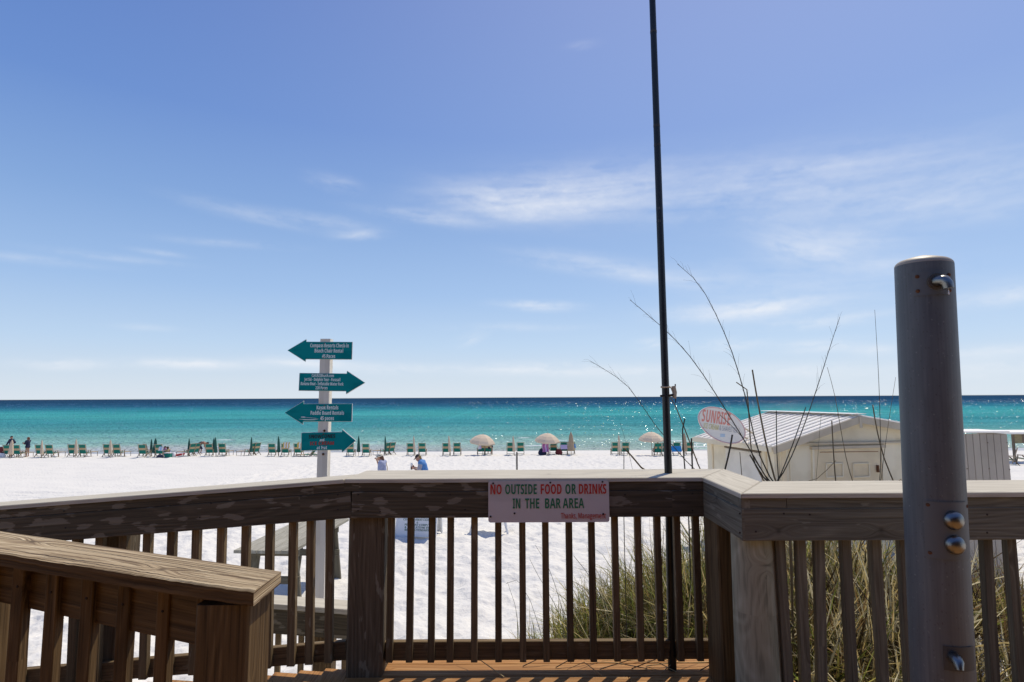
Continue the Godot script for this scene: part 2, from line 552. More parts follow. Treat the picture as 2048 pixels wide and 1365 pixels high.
func sand_y(x: float, d: float) -> float:
	var y := 1.51 - fall(maxf(d, 0.0))
	y += 0.88 * exp(-(pow((x - 3.4) / 2.1, 2.0) + pow((d - 4.9) / 1.7, 2.0)))
	y += 0.42 * exp(-(pow((x - 1.2) / 1.0, 2.0) + pow((d - 5.2) / 1.2, 2.0)))
	var a := smoothstep(52.0, 44.0, d) * smoothstep(400.0, 60.0, absf(x) * 4.0)
	y += a * (0.05 * n1.get_noise_2d(x * 0.35, d * 0.35) + 0.10 * n1.get_noise_2d(x * 0.08 + 40.0, d * 0.08))
	return y

func sand_detail(x: float, d: float) -> float:      # footprints, ruts and wind ripples
	if d < 1.0 or d > 53.0: return 0.0
	var f := n2.get_noise_2d(x * 1.6, d * 1.5)
	var g := n2.get_noise_2d(x * 4.4 + 31.0, d * 4.0)
	var far := smoothstep(10.0, 26.0, d)
	var foot := smoothstep(-0.62, -0.95, n3.get_noise_2d(x * 2.3 + 0.3 * f, d * 2.0)) * smoothstep(-0.25, 0.2, n1.get_noise_2d(x * 0.5 + 9.0, d * 0.4))
	var rut := 0.0                                     # wheel tracks along the beach
	for e in [[30.0, 0.035], [31.6, 0.035], [37.0, -0.05], [38.5, -0.05], [25.5, 0.09]]:
		var q: float = d - e[0] - e[1] * x - 0.5 * n1.get_noise_2d(x * 0.08, e[0])
		rut += exp(-q * q / 0.06) - 0.5 * exp(-(q - 0.45) * (q - 0.45) / 0.05)
	return (-0.045 * rut + 0.085 * f + 0.035 * g * (1.0 - 0.6 * far) - 0.085 * foot) * smoothstep(53.0, 47.0, d)

func grid(xs: Array, ds: Array, fn: Callable, tint = null) -> ArrayMesh:
	var v := PackedVector3Array()
	var n := PackedVector3Array()
	var uv := PackedVector2Array()
	var c := PackedColorArray()
	var ix := PackedInt32Array()
	var w := xs.size()
	for d in ds:
		for x in xs:
			v.append(Vector3(x, fn.call(x, d), -d))
			uv.append(Vector2(x, d))
			if tint != null: c.append(tint.call(x, d))
	n.resize(v.size())
	for j in ds.size():
		for i in w:
			var l := v[j * w + maxi(i - 1, 0)]
			var r := v[j * w + mini(i + 1, w - 1)]
			var f := v[mini(j + 1, ds.size() - 1) * w + i]
			var b := v[maxi(j - 1, 0) * w + i]
			var k := (r - l).cross(f - b).normalized()
			n[j * w + i] = k if k.y > 0 else -k
	for j in ds.size() - 1:
		for i in w - 1:
			var a := j * w + i
			ix.append_array([a, a + w, a + 1, a + 1, a + w, a + w + 1])
	var arr := []
	arr.resize(Mesh.ARRAY_MAX)
	arr[Mesh.ARRAY_VERTEX] = v
	arr[Mesh.ARRAY_NORMAL] = n
	arr[Mesh.ARRAY_TEX_UV] = uv
	if tint != null: arr[Mesh.ARRAY_COLOR] = c
	arr[Mesh.ARRAY_INDEX] = ix
	var m := ArrayMesh.new()
	m.add_surface_from_arrays(Mesh.PRIMITIVE_TRIANGLES, arr)
	return m

func span(a: float, b: float, n: int, power := 1.0) -> Array:
	var r := []
	for i in n + 1: r.append(lerpf(a, b, pow(float(i) / n, power)))
	return r

# ------------------------------------------------------------------ sky
func make_sky() -> PanoramaSkyMaterial:
	var W := 4096
	var H := 2048
	var sun_dir := Vector3(sin(deg_to_rad(36)) * cos(deg_to_rad(58)), sin(deg_to_rad(58)), -cos(deg_to_rad(36)) * cos(deg_to_rad(58)))
	var small := Image.create(512, 256, false, Image.FORMAT_RGBAF)
	# elevation (degrees), linear colour of the air
	var stops := [[0.0, Vector3(0.640, 0.705, 0.770)], [2.0, Vector3(0.575, 0.670, 0.770)], [5.0, Vector3(0.465, 0.610, 0.790)], [10.0, Vector3(0.325, 0.485, 0.745)], [17.0, Vector3(0.212, 0.358, 0.648)], [25.0, Vector3(0.128, 0.248, 0.566)], [36.0, Vector3(0.080, 0.172, 0.472)], [60.0, Vector3(0.050, 0.125, 0.400)], [90.0, Vector3(0.045, 0.115, 0.370)]]
	for y in 256:
		var el := 90.0 - (y + 0.5) / 256.0 * 180.0
		var c := Vector3(0.45, 0.47, 0.46)
		if el >= 0:
			for i in stops.size() - 1:
				if el <= stops[i + 1][0]:
					c = stops[i][1].lerp(stops[i + 1][1], (el - stops[i][0]) / (stops[i + 1][0] - stops[i][0]))
					break
		elif el > -1.0:
			c = stops[0][1]
		for x in 512:
			var az := ((x + 0.5) / 512.0 - 0.5) * TAU
			var dir := Vector3(sin(az) * cos(deg_to_rad(el)), sin(deg_to_rad(el)), -cos(az) * cos(deg_to_rad(el)))
			var g := maxf(0.0, dir.dot(sun_dir))
			var k := c
			if el > 0: k += Vector3(0.25, 0.245, 0.24) * pow(g, 4.0) + Vector3(0.5, 0.48, 0.44) * pow(g, 60.0)
			small.set_pixel(x, y, Color(k.x, k.y, k.z))
	small.resize(W, H, Image.INTERPOLATE_CUBIC)
	# thin clouds: [azimuth, elevation, half length, half thickness, tilt, strength] in degrees
	var wisps := []
	for s in [[1090, 396, 200, 34, 3, 0.66], [1200, 385, 260, 48, 0, 0.36], [1000, 408, 120, 24, -12, 0.42], [1130, 422, 150, 18, 2, 0.36], [1600, 375, 420, 60, -3, 0.3], [1850, 395, 300, 44, 2, 0.32], [1650, 335, 300, 30, -6, 0.24],
		[520, 432, 130, 12, -6, 0.28], [650, 442, 100, 12, -3, 0.26], [715, 470, 45, 9, 5, 0.42], [670, 366, 45, 14, -8, 0.3], [860, 436, 110, 12, -5, 0.36], [1590, 482, 90, 34, -22, 0.44], [1640, 505, 110, 24, -12, 0.4], [1720, 480, 120, 26, -8, 0.3], [1790, 530, 90, 18, -6, 0.28],
		[1190, 530, 150, 16, -9, 0.4], [1265, 548, 70, 11, -10, 0.46], [1075, 612, 70, 8.05, -3, 0.72], [1520, 615, 170, 14.95, 2, 0.75], [1450, 625, 120, 16.1, -2, 0.544], [1640, 640, 150, 13.8, 2, 0.416], [1600, 560, 300, 40, -4, 0.22], [2020, 588, 80, 20, 4, 0.55], [1930, 606, 90, 13.8, 2, 0.48],
		[1310, 688, 40, 9.2, 3, 0.544], [1460, 688, 70, 10.35, 2, 0.576], [1640, 690, 90, 11.5, 0, 0.64], [1750, 700, 50, 9.2, 0, 0.448], [1960, 706, 110, 11.5, 1, 0.608], [940, 678, 30, 9.2, 20, 0.416],
		[120, 728, 80, 9.2, 1, 0.704], [390, 729, 120, 9.2, 0, 0.672], [610, 724, 90, 8.05, -2, 0.736], [760, 738, 150, 10.35, -1, 0.48], [1060, 740, 130, 11.5, 0, 0.64], [1250, 745, 160, 11.5, 0, 0.448], [1560, 742, 200, 13.8, 0, 0.384], [1900, 740, 200, 16.1, 0, 0.448],
		[60, 520, 140, 8, 1, 0.24], [230, 516, 130, 7, 0, 0.2], [315, 506, 50, 5, -2, 0.22], [470, 488, 120, 7, 2, 0.18], [300, 656, 60, 5.75, 0, 0.224], [1165, 92, 30, 8, 3, 0.14], [1040, 655, 120, 6.9, 0, 0.224], [2060, 400, 200, 30, 4, 0.2], [1380, 560, 120, 20, -8, 0.2]]:
		var c := at(s[0], s[1], 100.0) - cam.position
		var e := at(s[0] + s[2], s[1], 100.0) - cam.position
		var f := at(s[0], s[1] + s[3], 100.0) - cam.position
		wisps.append([rad_to_deg(atan2(c.x, -c.z)), rad_to_deg(asin(c.normalized().y)), rad_to_deg(c.angle_to(e)), rad_to_deg(c.angle_to(f)) * 1.15, s[4], s[5]])
	var wn := FastNoiseLite.new()
	wn.seed = 11
	wn.frequency = 1.0
	wn.fractal_octaves = 5
	wn.fractal_gain = 0.55
	var ppd := W / 360.0
	var alpha := {}
	for turn in [0.0, 97.0, 180.0, 263.0]:
		var step := 1 if turn == 0.0 else 3            # coarser where the picture does not look
		for w in wisps:
			var s: Array = w
			var az: float = s[0] + turn
			var ca := cos(deg_to_rad(s[4]))
			var sa := sin(deg_to_rad(s[4]))
			var stretch := 1.0 / cos(deg_to_rad(s[1]))
			var rx := int((s[2] * absf(ca) + s[3]) * 2.0 * ppd * stretch) + 2
			var ry := int((s[3] + s[2] * absf(sa)) * 2.0 * ppd) + 2
			var cx := int((az / 360.0 + 0.5) * W)
			var cy := int((90.0 - s[1]) / 180.0 * H)
			for y in range(maxi(0, cy - ry), mini(H / 2 - 2, cy + ry), step):
				for x in range(cx - rx, cx + rx, step):
					var dx := (x - cx) / ppd / stretch
					var dy := (cy - y) / ppd
					var u: float = (dx * ca + dy * sa) / s[2]
					var v: float = (-dx * sa + dy * ca) / s[3]
					var g := exp(-(u * u + v * v) * 1.1) - 0.012
					if g <= 0.0: continue
					var gx := (dx * ca + dy * sa)
					var gy := (-dx * sa + dy * ca)
					var q := wn.get_noise_2d(gx * 0.09 + az * 3.0 + 0.5 * wn.get_noise_2d(gx * 0.2, gy * 0.35 + 7.0), gy * 0.55 + s[1] * 2.0)
					var r := wn.get_noise_2d(gx * 0.45 + az * 3.0 + gy * 0.3, gy * 2.2 + 20.0)
					var k: float = clampf(0.48 + 0.75 * q + 0.13 * r, 0.0, 1.2) * g * s[5] * 1.15
					for by in step:
						for bx in step:
							var key := posmod(x + bx, W) + W * (y + by)
							var o: float = alpha.get(key, 0.0)
							alpha[key] = 1.0 - (1.0 - o) * (1.0 - k)
	for key in alpha:
		var p := small.get_pixel(key % W, key / W)
		var k: float = clampf(alpha[key], 0.0, 0.9)
		small.set_pixel(key % W, key / W, p.lerp(Color(0.81, 0.83, 0.87), k))
	# Godot's panorama has straight ahead at its left edge
	var turned := Image.create(W, H, false, Image.FORMAT_RGBAF)
	turned.blit_rect(small, Rect2i(W / 2, 0, W / 2, H), Vector2i(0, 0))
	turned.blit_rect(small, Rect2i(0, 0, W / 2, H), Vector2i(W / 2, 0))
	small = turned
	small.convert(Image.FORMAT_RGBAH)
	var m := PanoramaSkyMaterial.new()
	m.panorama = ImageTexture.create_from_image(small)
	return m

func _ready() -> void:
	rng.seed = 5
	n1.seed = 3; n1.frequency = 1.0; n1.fractal_octaves = 3
	n2.seed = 4; n2.frequency = 1.0; n2.fractal_octaves = 3; n2.noise_type = FastNoiseLite.TYPE_SIMPLEX_SMOOTH
	n3.seed = 6; n3.frequency = 1.0; n3.noise_type = FastNoiseLite.TYPE_CELLULAR; n3.cellular_return_type = FastNoiseLite.RETURN_DISTANCE; n3.cellular_jitter = 1.0
	# ---- camera
	cam = Camera3D.new()
	cam.name = "camera"
	cam.fov = rad_to_deg(2.0 * atan(682.5 / F))
	cam.far = 40000.0
	cam.near = 0.05
	cam.basis = Basis(Vector3.RIGHT, deg_to_rad(5.6)) * Basis(Vector3.BACK, deg_to_rad(-0.28))
	cam.position = Vector3(0, 1.51, 0)
	add_child(cam)
	cam.current = true
	# ---- sky, sun, exposure
	var env := Environment.new()
	env.background_mode = Environment.BG_SKY
	env.sky = Sky.new()
	env.sky.sky_material = make_sky()
	env.tonemap_mode = Environment.TONE_MAPPER_LINEAR
	env.tonemap_exposure = 1.1
	env.sdfgi_enabled = true
	env.ssao_enabled = true
	env.ssil_enabled = true
	var we := WorldEnvironment.new()
	we.name = "world_environment"
	we.environment = env
	add_child(we)
	var sun := DirectionalLight3D.new()
	sun.name = "sun"
	sun.light_energy = 1.1
	sun.light_color = Color(1.0, 0.955, 0.87)
	sun.light_angular_distance = 0.5
	sun.shadow_enabled = true
	sun.rotation_degrees = Vector3(-58.0, 180.0 - 36.0, 0.0)
	add_child(sun)
	materials()
	head_mesh = make_head()
	hand_mesh = make_hand(0.004)
	far_hand = make_hand(0.009)
	land_and_sea()
	deck()
	bar_building()
	rails()
	nails()
	near_things()
	beach_things()
	hut_and_shed()
	beach_row()
	people()
	plants()

func materials() -> void:
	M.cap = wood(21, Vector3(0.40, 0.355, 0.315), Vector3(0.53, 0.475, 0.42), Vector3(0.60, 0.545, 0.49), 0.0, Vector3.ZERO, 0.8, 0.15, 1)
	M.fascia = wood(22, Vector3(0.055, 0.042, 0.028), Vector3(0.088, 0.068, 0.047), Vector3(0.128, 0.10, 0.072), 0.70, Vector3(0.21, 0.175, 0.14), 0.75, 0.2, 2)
	M.fascia_grey = wood(23, Vector3(0.105, 0.092, 0.073), Vector3(0.165, 0.148, 0.12), Vector3(0.23, 0.207, 0.17), 0.40, Vector3(0.26, 0.235, 0.2), 0.8, 0.18, 3)
	M.baluster = wood(24, Vector3(0.105, 0.070, 0.038), Vector3(0.17, 0.112, 0.062), Vector3(0.24, 0.17, 0.10), 0.4, Vector3(0.27, 0.21, 0.15), 0.75, 0.15, 1, 96, 384)
	M.baluster_grey = wood(25, Vector3(0.11, 0.09, 0.068), Vector3(0.175, 0.148, 0.115), Vector3(0.25, 0.215, 0.17), 0.0, Vector3.ZERO, 0.8, 0.15, 1, 96, 384)
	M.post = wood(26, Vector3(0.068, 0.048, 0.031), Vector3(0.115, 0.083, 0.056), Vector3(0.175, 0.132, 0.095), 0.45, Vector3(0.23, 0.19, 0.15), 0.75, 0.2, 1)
	M.post_pale = wood(27, Vector3(0.25, 0.24, 0.185), Vector3(0.37, 0.35, 0.275), Vector3(0.46, 0.44, 0.36), 0.0, Vector3.ZERO, 0.8, 0.15, 1)
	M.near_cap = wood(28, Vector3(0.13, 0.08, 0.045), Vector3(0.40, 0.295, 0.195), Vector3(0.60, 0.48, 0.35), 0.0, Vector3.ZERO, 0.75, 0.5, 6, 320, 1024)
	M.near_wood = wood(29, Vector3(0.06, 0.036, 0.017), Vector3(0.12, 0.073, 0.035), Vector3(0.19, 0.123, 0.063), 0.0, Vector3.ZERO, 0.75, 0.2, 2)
	M.deck = wood(30, Vector3(0.26, 0.115, 0.04), Vector3(0.42, 0.20, 0.072), Vector3(0.55, 0.31, 0.14), 0.0, Vector3.ZERO, 0.7, 0.2, 2)
	M.table = wood(31, Vector3(0.24, 0.22, 0.195), Vector3(0.40, 0.37, 0.33), Vector3(0.52, 0.49, 0.44), 0.0, Vector3.ZERO, 0.85, 0.15, 1, 96, 384)
	M.table_dark = tinted(M.table, lin(0.36, 0.34, 0.31))
	M.white = mottled(lin(0.74, 0.68, 0.58), lin(0.66, 0.60, 0.50), 0.02, 0.55, 41)
	M.hut_wall = mottled(lin(0.78, 0.69, 0.51), lin(0.68, 0.59, 0.42), 0.015, 0.7, 42)
	M.hut_door = mottled(lin(0.74, 0.61, 0.40), lin(0.65, 0.53, 0.34), 0.02, 0.6, 43)
	M.trim = mottled(lin(0.55, 0.465, 0.345), lin(0.47, 0.39, 0.28), 0.02, 0.7, 44)
	M.roof = mottled(lin(0.93, 0.88, 0.79), lin(0.86, 0.81, 0.72), 0.008, 0.45, 45, 0.5, 4.0)
	M.shed = mottled(lin(0.44, 0.38, 0.31), lin(0.38, 0.325, 0.265), 0.012, 0.8, 46)
	M.column = column_paint()
	M.column_dome = mottled(lin(0.40, 0.34, 0.25), lin(0.33, 0.27, 0.19), 0.02, 0.5, 48)
	M.chrome = mat(lin(0.25, 0.24, 0.22), 0.33, 1.0)
	M.rust = mat(lin(0.12, 0.05, 0.02), 0.9)
	M.rust_dark = mat(lin(0.022, 0.014, 0.010), 0.8)
	M.straw = mat(lin(0.42, 0.32, 0.15), 0.7)
	M.black = mat(lin(0.006, 0.007, 0.008), 0.4)
	M.dark = mat(lin(0.012, 0.011, 0.012), 0.7)
	M.teal = mottled(lin(0.004, 0.25, 0.255), lin(0.0, 0.20, 0.215), 0.03, 0.75, 49, 0.2)
	M.teal_edge = mat(lin(0.72, 0.72, 0.70), 0.6)
	M.letter = mat(lin(0.80, 0.85, 0.82), 0.7)
	M.letter_black = mat(lin(0.012, 0.012, 0.014), 0.7)
	M.letter_red = mat(lin(0.42, 0.028, 0.02), 0.7)
	M.sign_white = mottled(lin(0.60, 0.545, 0.52), lin(0.54, 0.49, 0.465), 0.02, 0.5, 50)
	M.sign_red = mat(lin(0.50, 0.03, 0.018), 0.6)
	M.sign_green = mat(lin(0.015, 0.17, 0.075), 0.6)
	M.text_green = mat(lin(0.04, 0.12, 0.09), 0.7)
	M.cord = mat(lin(0.45, 0.37, 0.26), 0.9)
	M.plastic = mat(lin(0.74, 0.74, 0.74), 0.4)
	M.chair_green = mat(lin(0.0, 0.165, 0.118), 0.8)
	M.tan = mat(lin(0.50, 0.36, 0.20), 0.85)
	M.frame = mat(lin(0.34, 0.26, 0.175), 0.7)
	M.frame_dark = mat(lin(0.16, 0.12, 0.08), 0.7)
	M.beige = mat(lin(0.68, 0.56, 0.42), 0.85)
	M.beige.backlight_enabled = true
	M.beige.backlight = lin(0.35, 0.27, 0.19)
	M.beige_dark = mat(lin(0.40, 0.30, 0.20), 0.85)
	M.umbrella_green = mat(lin(0.02, 0.10, 0.075), 0.85)
	M.skin = mat(lin(0.45, 0.24, 0.16), 0.55)
	M.skin.subsurf_scatter_enabled = true
	M.skin.subsurf_scatter_strength = 0.1
	M.skin_dark = mat(lin(0.30, 0.14, 0.08), 0.55)
	M.hair_brown = mat(lin(0.05, 0.028, 0.015), 0.7)
	M.hair_red = mat(lin(0.12, 0.05, 0.025), 0.7)
	M.hair_black = mat(lin(0.012, 0.009, 0.008), 0.6)
	M.hair_blond = mat(lin(0.22, 0.15, 0.05), 0.7)
	M.shirt_blue = mat(lin(0.30, 0.33, 0.47), 0.9)
	M.vest_blue = mat(lin(0.07, 0.20, 0.46), 0.9)
	M.vest_pale = mat(lin(0.22, 0.45, 0.72), 0.9)
	M.grey_cloth = mat(lin(0.32, 0.31, 0.36), 0.9)
	M.hat = mat(lin(0.66, 0.63, 0.53), 0.9)
	M.bag = mat(lin(0.28, 0.16, 0.035), 0.8)
	M.red = mat(lin(0.36, 0.02, 0.03), 0.8)
	M.maroon = mat(lin(0.12, 0.015, 0.02), 0.8)
	M.pink = mat(lin(0.52, 0.20, 0.42), 0.9)
	M.magenta = mat(lin(0.33, 0.10, 0.28), 0.9)
	M.lavender = mat(lin(0.50, 0.43, 0.66), 0.9)
	M.yellow = mat(lin(0.60, 0.40, 0.09), 0.9)
	M.towel_white = mat(lin(0.68, 0.66, 0.66), 0.9)
	M.blue = mat(lin(0.01, 0.20, 0.50), 0.8)
	M.navy = mat(lin(0.02, 0.025, 0.06), 0.9)
	M.foam = mat(lin(0.80, 0.82, 0.82), 0.9)

# ------------------------------------------------------------------ sand and sea
func sea_color(x: float, d: float) -> Color:
	# what the bottom and the depth make of the water: pale shallows, teal trough, bright bar, blue beyond
	var t := d + 0.10 * d * n1.get_noise_2d(x * 0.012, log(d) * 2.2) + 2.0 * n1.get_noise_2d(x * 0.05, d * 0.06 + 9.0)
	var ks := [[52.0, Vector3(0.42, 0.53, 0.48)], [60.0, Vector3(0.36, 0.54, 0.49)], [68.0, Vector3(0.27, 0.50, 0.46)], [82.0, Vector3(0.155, 0.42, 0.41)], [105.0, Vector3(0.080, 0.335, 0.365)], [130.0, Vector3(0.065, 0.325, 0.36)], [165.0, Vector3(0.085, 0.42, 0.425)], [205.0, Vector3(0.070, 0.39, 0.41)], [270.0, Vector3(0.045, 0.26, 0.335)], [350.0, Vector3(0.034, 0.165, 0.26)], [480.0, Vector3(0.028, 0.108, 0.20)], [900.0, Vector3(0.028, 0.086, 0.168)], [4000.0, Vector3(0.030, 0.078, 0.148)]]
	var c: Vector3 = ks[-1][1]
	for i in ks.size() - 1:
		if t <= ks[i + 1][0]:
			c = ks[i][1].lerp(ks[i + 1][1], clampf((t - ks[i][0]) / (ks[i + 1][0] - ks[i][0]), 0, 1))
			break
	c = c.lerp(Vector3(0.47, 0.50, 0.52), smoothstep(63.0, 57.0, t) * smoothstep(4.0, -18.0, x) * 0.85)
	c *= 1.0 + 0.22 * n1.get_noise_2d(x * 0.02 + 70.0, log(d) * 9.0)
	return Color(c.x, c.y, c.z)

func shore(x: float) -> float:
	return 54.6 + 0.9 * sin(x * 0.09 + 1.0) + 0.5 * sin(x * 0.23) - x * 0.02

func land_and_sea() -> void:
	var sn := FastNoiseLite.new()
	sn.seed = 8
	sn.frequency = 0.02
	sn.fractal_octaves = 5
	var nt := NoiseTexture2D.new()
	nt.noise = sn
	nt.width = 512; nt.height = 512
	nt.seamless = true
	nt.as_normal_map = true
	nt.bump_strength = 6.0
	var sand := mat(lin(0.70, 0.68, 0.63), 0.95, 0.0, 0.2)
	sand.normal_enabled = true
	sand.normal_texture = nt
	sand.normal_scale = 0.9
	sand.uv1_scale = Vector3(0.55, 0.55, 1)
	var xs := span(-170.0, -14.0, 130, 0.6) + span(-13.92, 13.92, 350) + span(14.0, 170.0, 130, 1.6)
	var ds := span(-60.0, 3.0, 16, 0.6) + span(3.2, 24.0, 320, 1.3) + span(24.2, 75.0, 130, 1.1)
	var sheet := grid(xs, ds, func(x: float, d: float) -> float: return sand_y(x, d) + sand_detail(x, d))
	tag(put("sand", sheet, sand, self), "wide white trampled sand beach sloping down to the water", "", "", "structure")
	# wet sand at the water's edge
	var wet := mat(lin(0.42, 0.425, 0.43), 0.35, 0.0, 0.4)
	var wv := span(0.0, 1.0, 12)
	tag(put("wet_sand", grid(span(-160.0, 160.0, 320), wv, func(x: float, v: float) -> float: return 0.0), wet, self), "", "", "", "structure")
	var wm := S()
	for i in 320:
		for j in 6:
			var p := []
			for c in [[0, 0], [1, 0], [1, 1], [0, 1]]:
				var x: float = -160.0 + (i + c[0])
				var a := shore(x) - 1.5 - 0.35 * sin(x * 0.31) - 0.3 * n1.get_noise_2d(x * 0.4, 3.0)
				var d: float = a + (j + c[1]) * 1.0
				p.append(Vector3(x, sand_y(x, d) + 0.012, -d))
			flat(wm, p, Vector3(0, 1, 0.03).normalized())
	var old := get_node("wet_sand") as MeshInstance3D
	old.mesh = wm.commit()
	tag(old, "grey wet sand along the water's edge", "wet sand", "", "structure")
	# sea
	var wn := FastNoiseLite.new()
	wn.seed = 17
	wn.frequency = 0.022
	wn.fractal_octaves = 5
	wn.fractal_gain = 0.6
	var wt := NoiseTexture2D.new()
	wt.noise = wn
	wt.width = 1024; wt.height = 1024
	wt.seamless = true
	wt.as_normal_map = true
	wt.bump_strength = 8.0
	var sea := mat(Color.WHITE, 0.3, 0.0, 0.0)
	sea.vertex_color_use_as_albedo = true
	sea.normal_enabled = true
	sea.normal_texture = wt
	sea.normal_scale = 4.0
	sea.uv1_scale = Vector3(1.0 / 34.0, 1.0 / 15.0, 1)
	var rows := []
	var d := 53.0
	while d < 18000.0:
		rows.append(d)
		d *= 1.016
	rows.append(18000.0)
	var sm := ArrayMesh.new()
	var v := PackedVector3Array()
	var nn := PackedVector3Array()
	var uv := PackedVector2Array()
	var cc := PackedColorArray()
	var ix := PackedInt32Array()
	var cols := 160
	for r in rows:
		var reach: float = 130.0 + r * 1.6
		for i in cols + 1:
			var x := lerpf(-reach, reach, float(i) / cols)
			var y := 1.51 - 4.95
			if r < 300.0: y += 0.05 * sin(r * 0.55 + 1.5 * n1.get_noise_2d(x * 0.03, r * 0.02)) * smoothstep(58.0, 70.0, r)
			v.append(Vector3(x, y, -r))
			nn.append(Vector3.UP)
			uv.append(Vector2(x, r))
			cc.append(sea_color(x, r))
	for j in rows.size() - 1:
		for i in cols:
			var a := j * (cols + 1) + i
			ix.append_array([a, a + cols + 1, a + 1, a + 1, a + cols + 1, a + cols + 2])
	var arr := []
	arr.resize(Mesh.ARRAY_MAX)
	arr[Mesh.ARRAY_VERTEX] = v
	arr[Mesh.ARRAY_NORMAL] = nn
	arr[Mesh.ARRAY_TEX_UV] = uv
	arr[Mesh.ARRAY_COLOR] = cc
	arr[Mesh.ARRAY_INDEX] = ix
	sm.add_surface_from_arrays(Mesh.PRIMITIVE_TRIANGLES, arr)
	tag(put("sea", sm, sea, self), "calm sea, pale green shallows turning turquoise and deep blue", "sea", "", "structure")
	# wavelets: low rounded crests of clear water that catch the sun where they lean the right way
	var bump := S()
	var top := deg_to_rad(50.0)
	for i in 5:
		for j in 14:
			var pp := []
			var nv := []
			for c in [[0, 0], [1, 0], [1, 1], [0, 1]]:
				var th: float = top * (i + c[1]) / 5.0
				var a: float = TAU * (j + c[0]) / 14.0
				nv.append(Vector3(sin(th) * cos(a), cos(th), sin(th) * sin(a)))
				pp.append(nv[-1] - Vector3(0, cos(top), 0))
			quad(bump, pp, nv)
	var wr := RandomNumberGenerator.new()
	wr.seed = 77
	var mm := MultiMesh.new()
	mm.transform_format = MultiMesh.TRANSFORM_3D
	mm.use_colors = true
	mm.mesh = bump.commit()
	mm.instance_count = 10000
	for i in 10000:
		var dd := 56.0 * pow(700.0 / 56.0, pow(wr.randf(), 0.9))
		var xx := wr.randf_range(-1.15, 1.15) * dd
		if wr.randf() < 0.12:
			dd = wr.randf_range(55.5, 72.0)
			xx = wr.randf_range(-70.0, 75.0)
		var size := wr.randf_range(0.08, 0.22) * (0.7 + dd / 165.0)
		var steep := wr.randf_range(0.4, 1.0)
		var b := Basis(Vector3.UP, wr.randfn(0.0, 0.35)).scaled_local(Vector3(size * wr.randf_range(1.0, 2.4), size * steep, size))
		mm.set_instance_transform(i, Transform3D(b, Vector3(xx, 1.51 - 4.96, -dd)))
		mm.set_instance_color(i, sea_color(xx, dd))
	var wavelet := mat(Color.WHITE, 0.15, 0.0, 0.5)
	wavelet.vertex_color_use_as_albedo = true
	var wl := MultiMeshInstance3D.new()
	wl.name = "sea_wavelets"
	wl.multimesh = mm
	wl.material_override = wavelet
	add_child(wl, true)
	tag(wl, "small wave crests glinting in the sun all over the sea", "waves", "", "stuff")
	# small breakers and the wash
	var fr := RandomNumberGenerator.new()
	fr.seed = 2
	var fm := S()
	for line in [[0.5, 0.10, 0.9], [3.4, 0.10, 0.38], [6.5, 0.08, 0.26], [10.0, 0.07, 0.15], [15.0, 0.06, 0.08]]:
		var x := -120.0
		while x < 120.0:
			var l := fr.randf_range(0.8, 5.5)
			if fr.randf() < line[2]:
				var off := fr.randf_range(-0.7, 0.7)
				var k := int(l / 0.5) + 2
				for i in k:
					var p := []
					for c in [[0, 0], [1, 0], [1, 1], [0, 1]]:
						var q: float = (i + c[0]) / float(k)
						var xx := x + q * l
						var wd: float = line[1] * (0.4 + 0.6 * sin(q * PI)) * (1.0 + 0.8 * n1.get_noise_2d(xx * 2.0, line[0]))
						var dd: float = shore(xx) + line[0] + off + 0.3 * n1.get_noise_2d(xx * 0.5, line[0] * 3.0) + (c[1] - 0.5) * wd * 2.0
						p.append(Vector3(xx, 1.51 - 4.95 + 0.03 + (0.05 * sin(q * PI) if c[1] == 1 and line[0] > 2.0 else 0.0), -dd))
					flat(fm, p, Vector3(0, 0.9, 0.43))
			x += l + fr.randf_range(0.3, 4.0)
	tag(obj("sea_foam", fm, M.foam), "broken white lines of foam where small waves reach the shore", "foam", "", "stuff")

# ------------------------------------------------------------------ boardwalk
const ZC := 3.25             # depth of the middle rail's face
const ZR := 2.715            # depth of the right rail's face
const CAP := 1.064
var XB := 1.055              # where the middle rail ends and steps back to the right rail
var A := Vector3()           # left end of the middle rail's top edge
var L := Vector3()           # far left end of the ramp rail's top edge

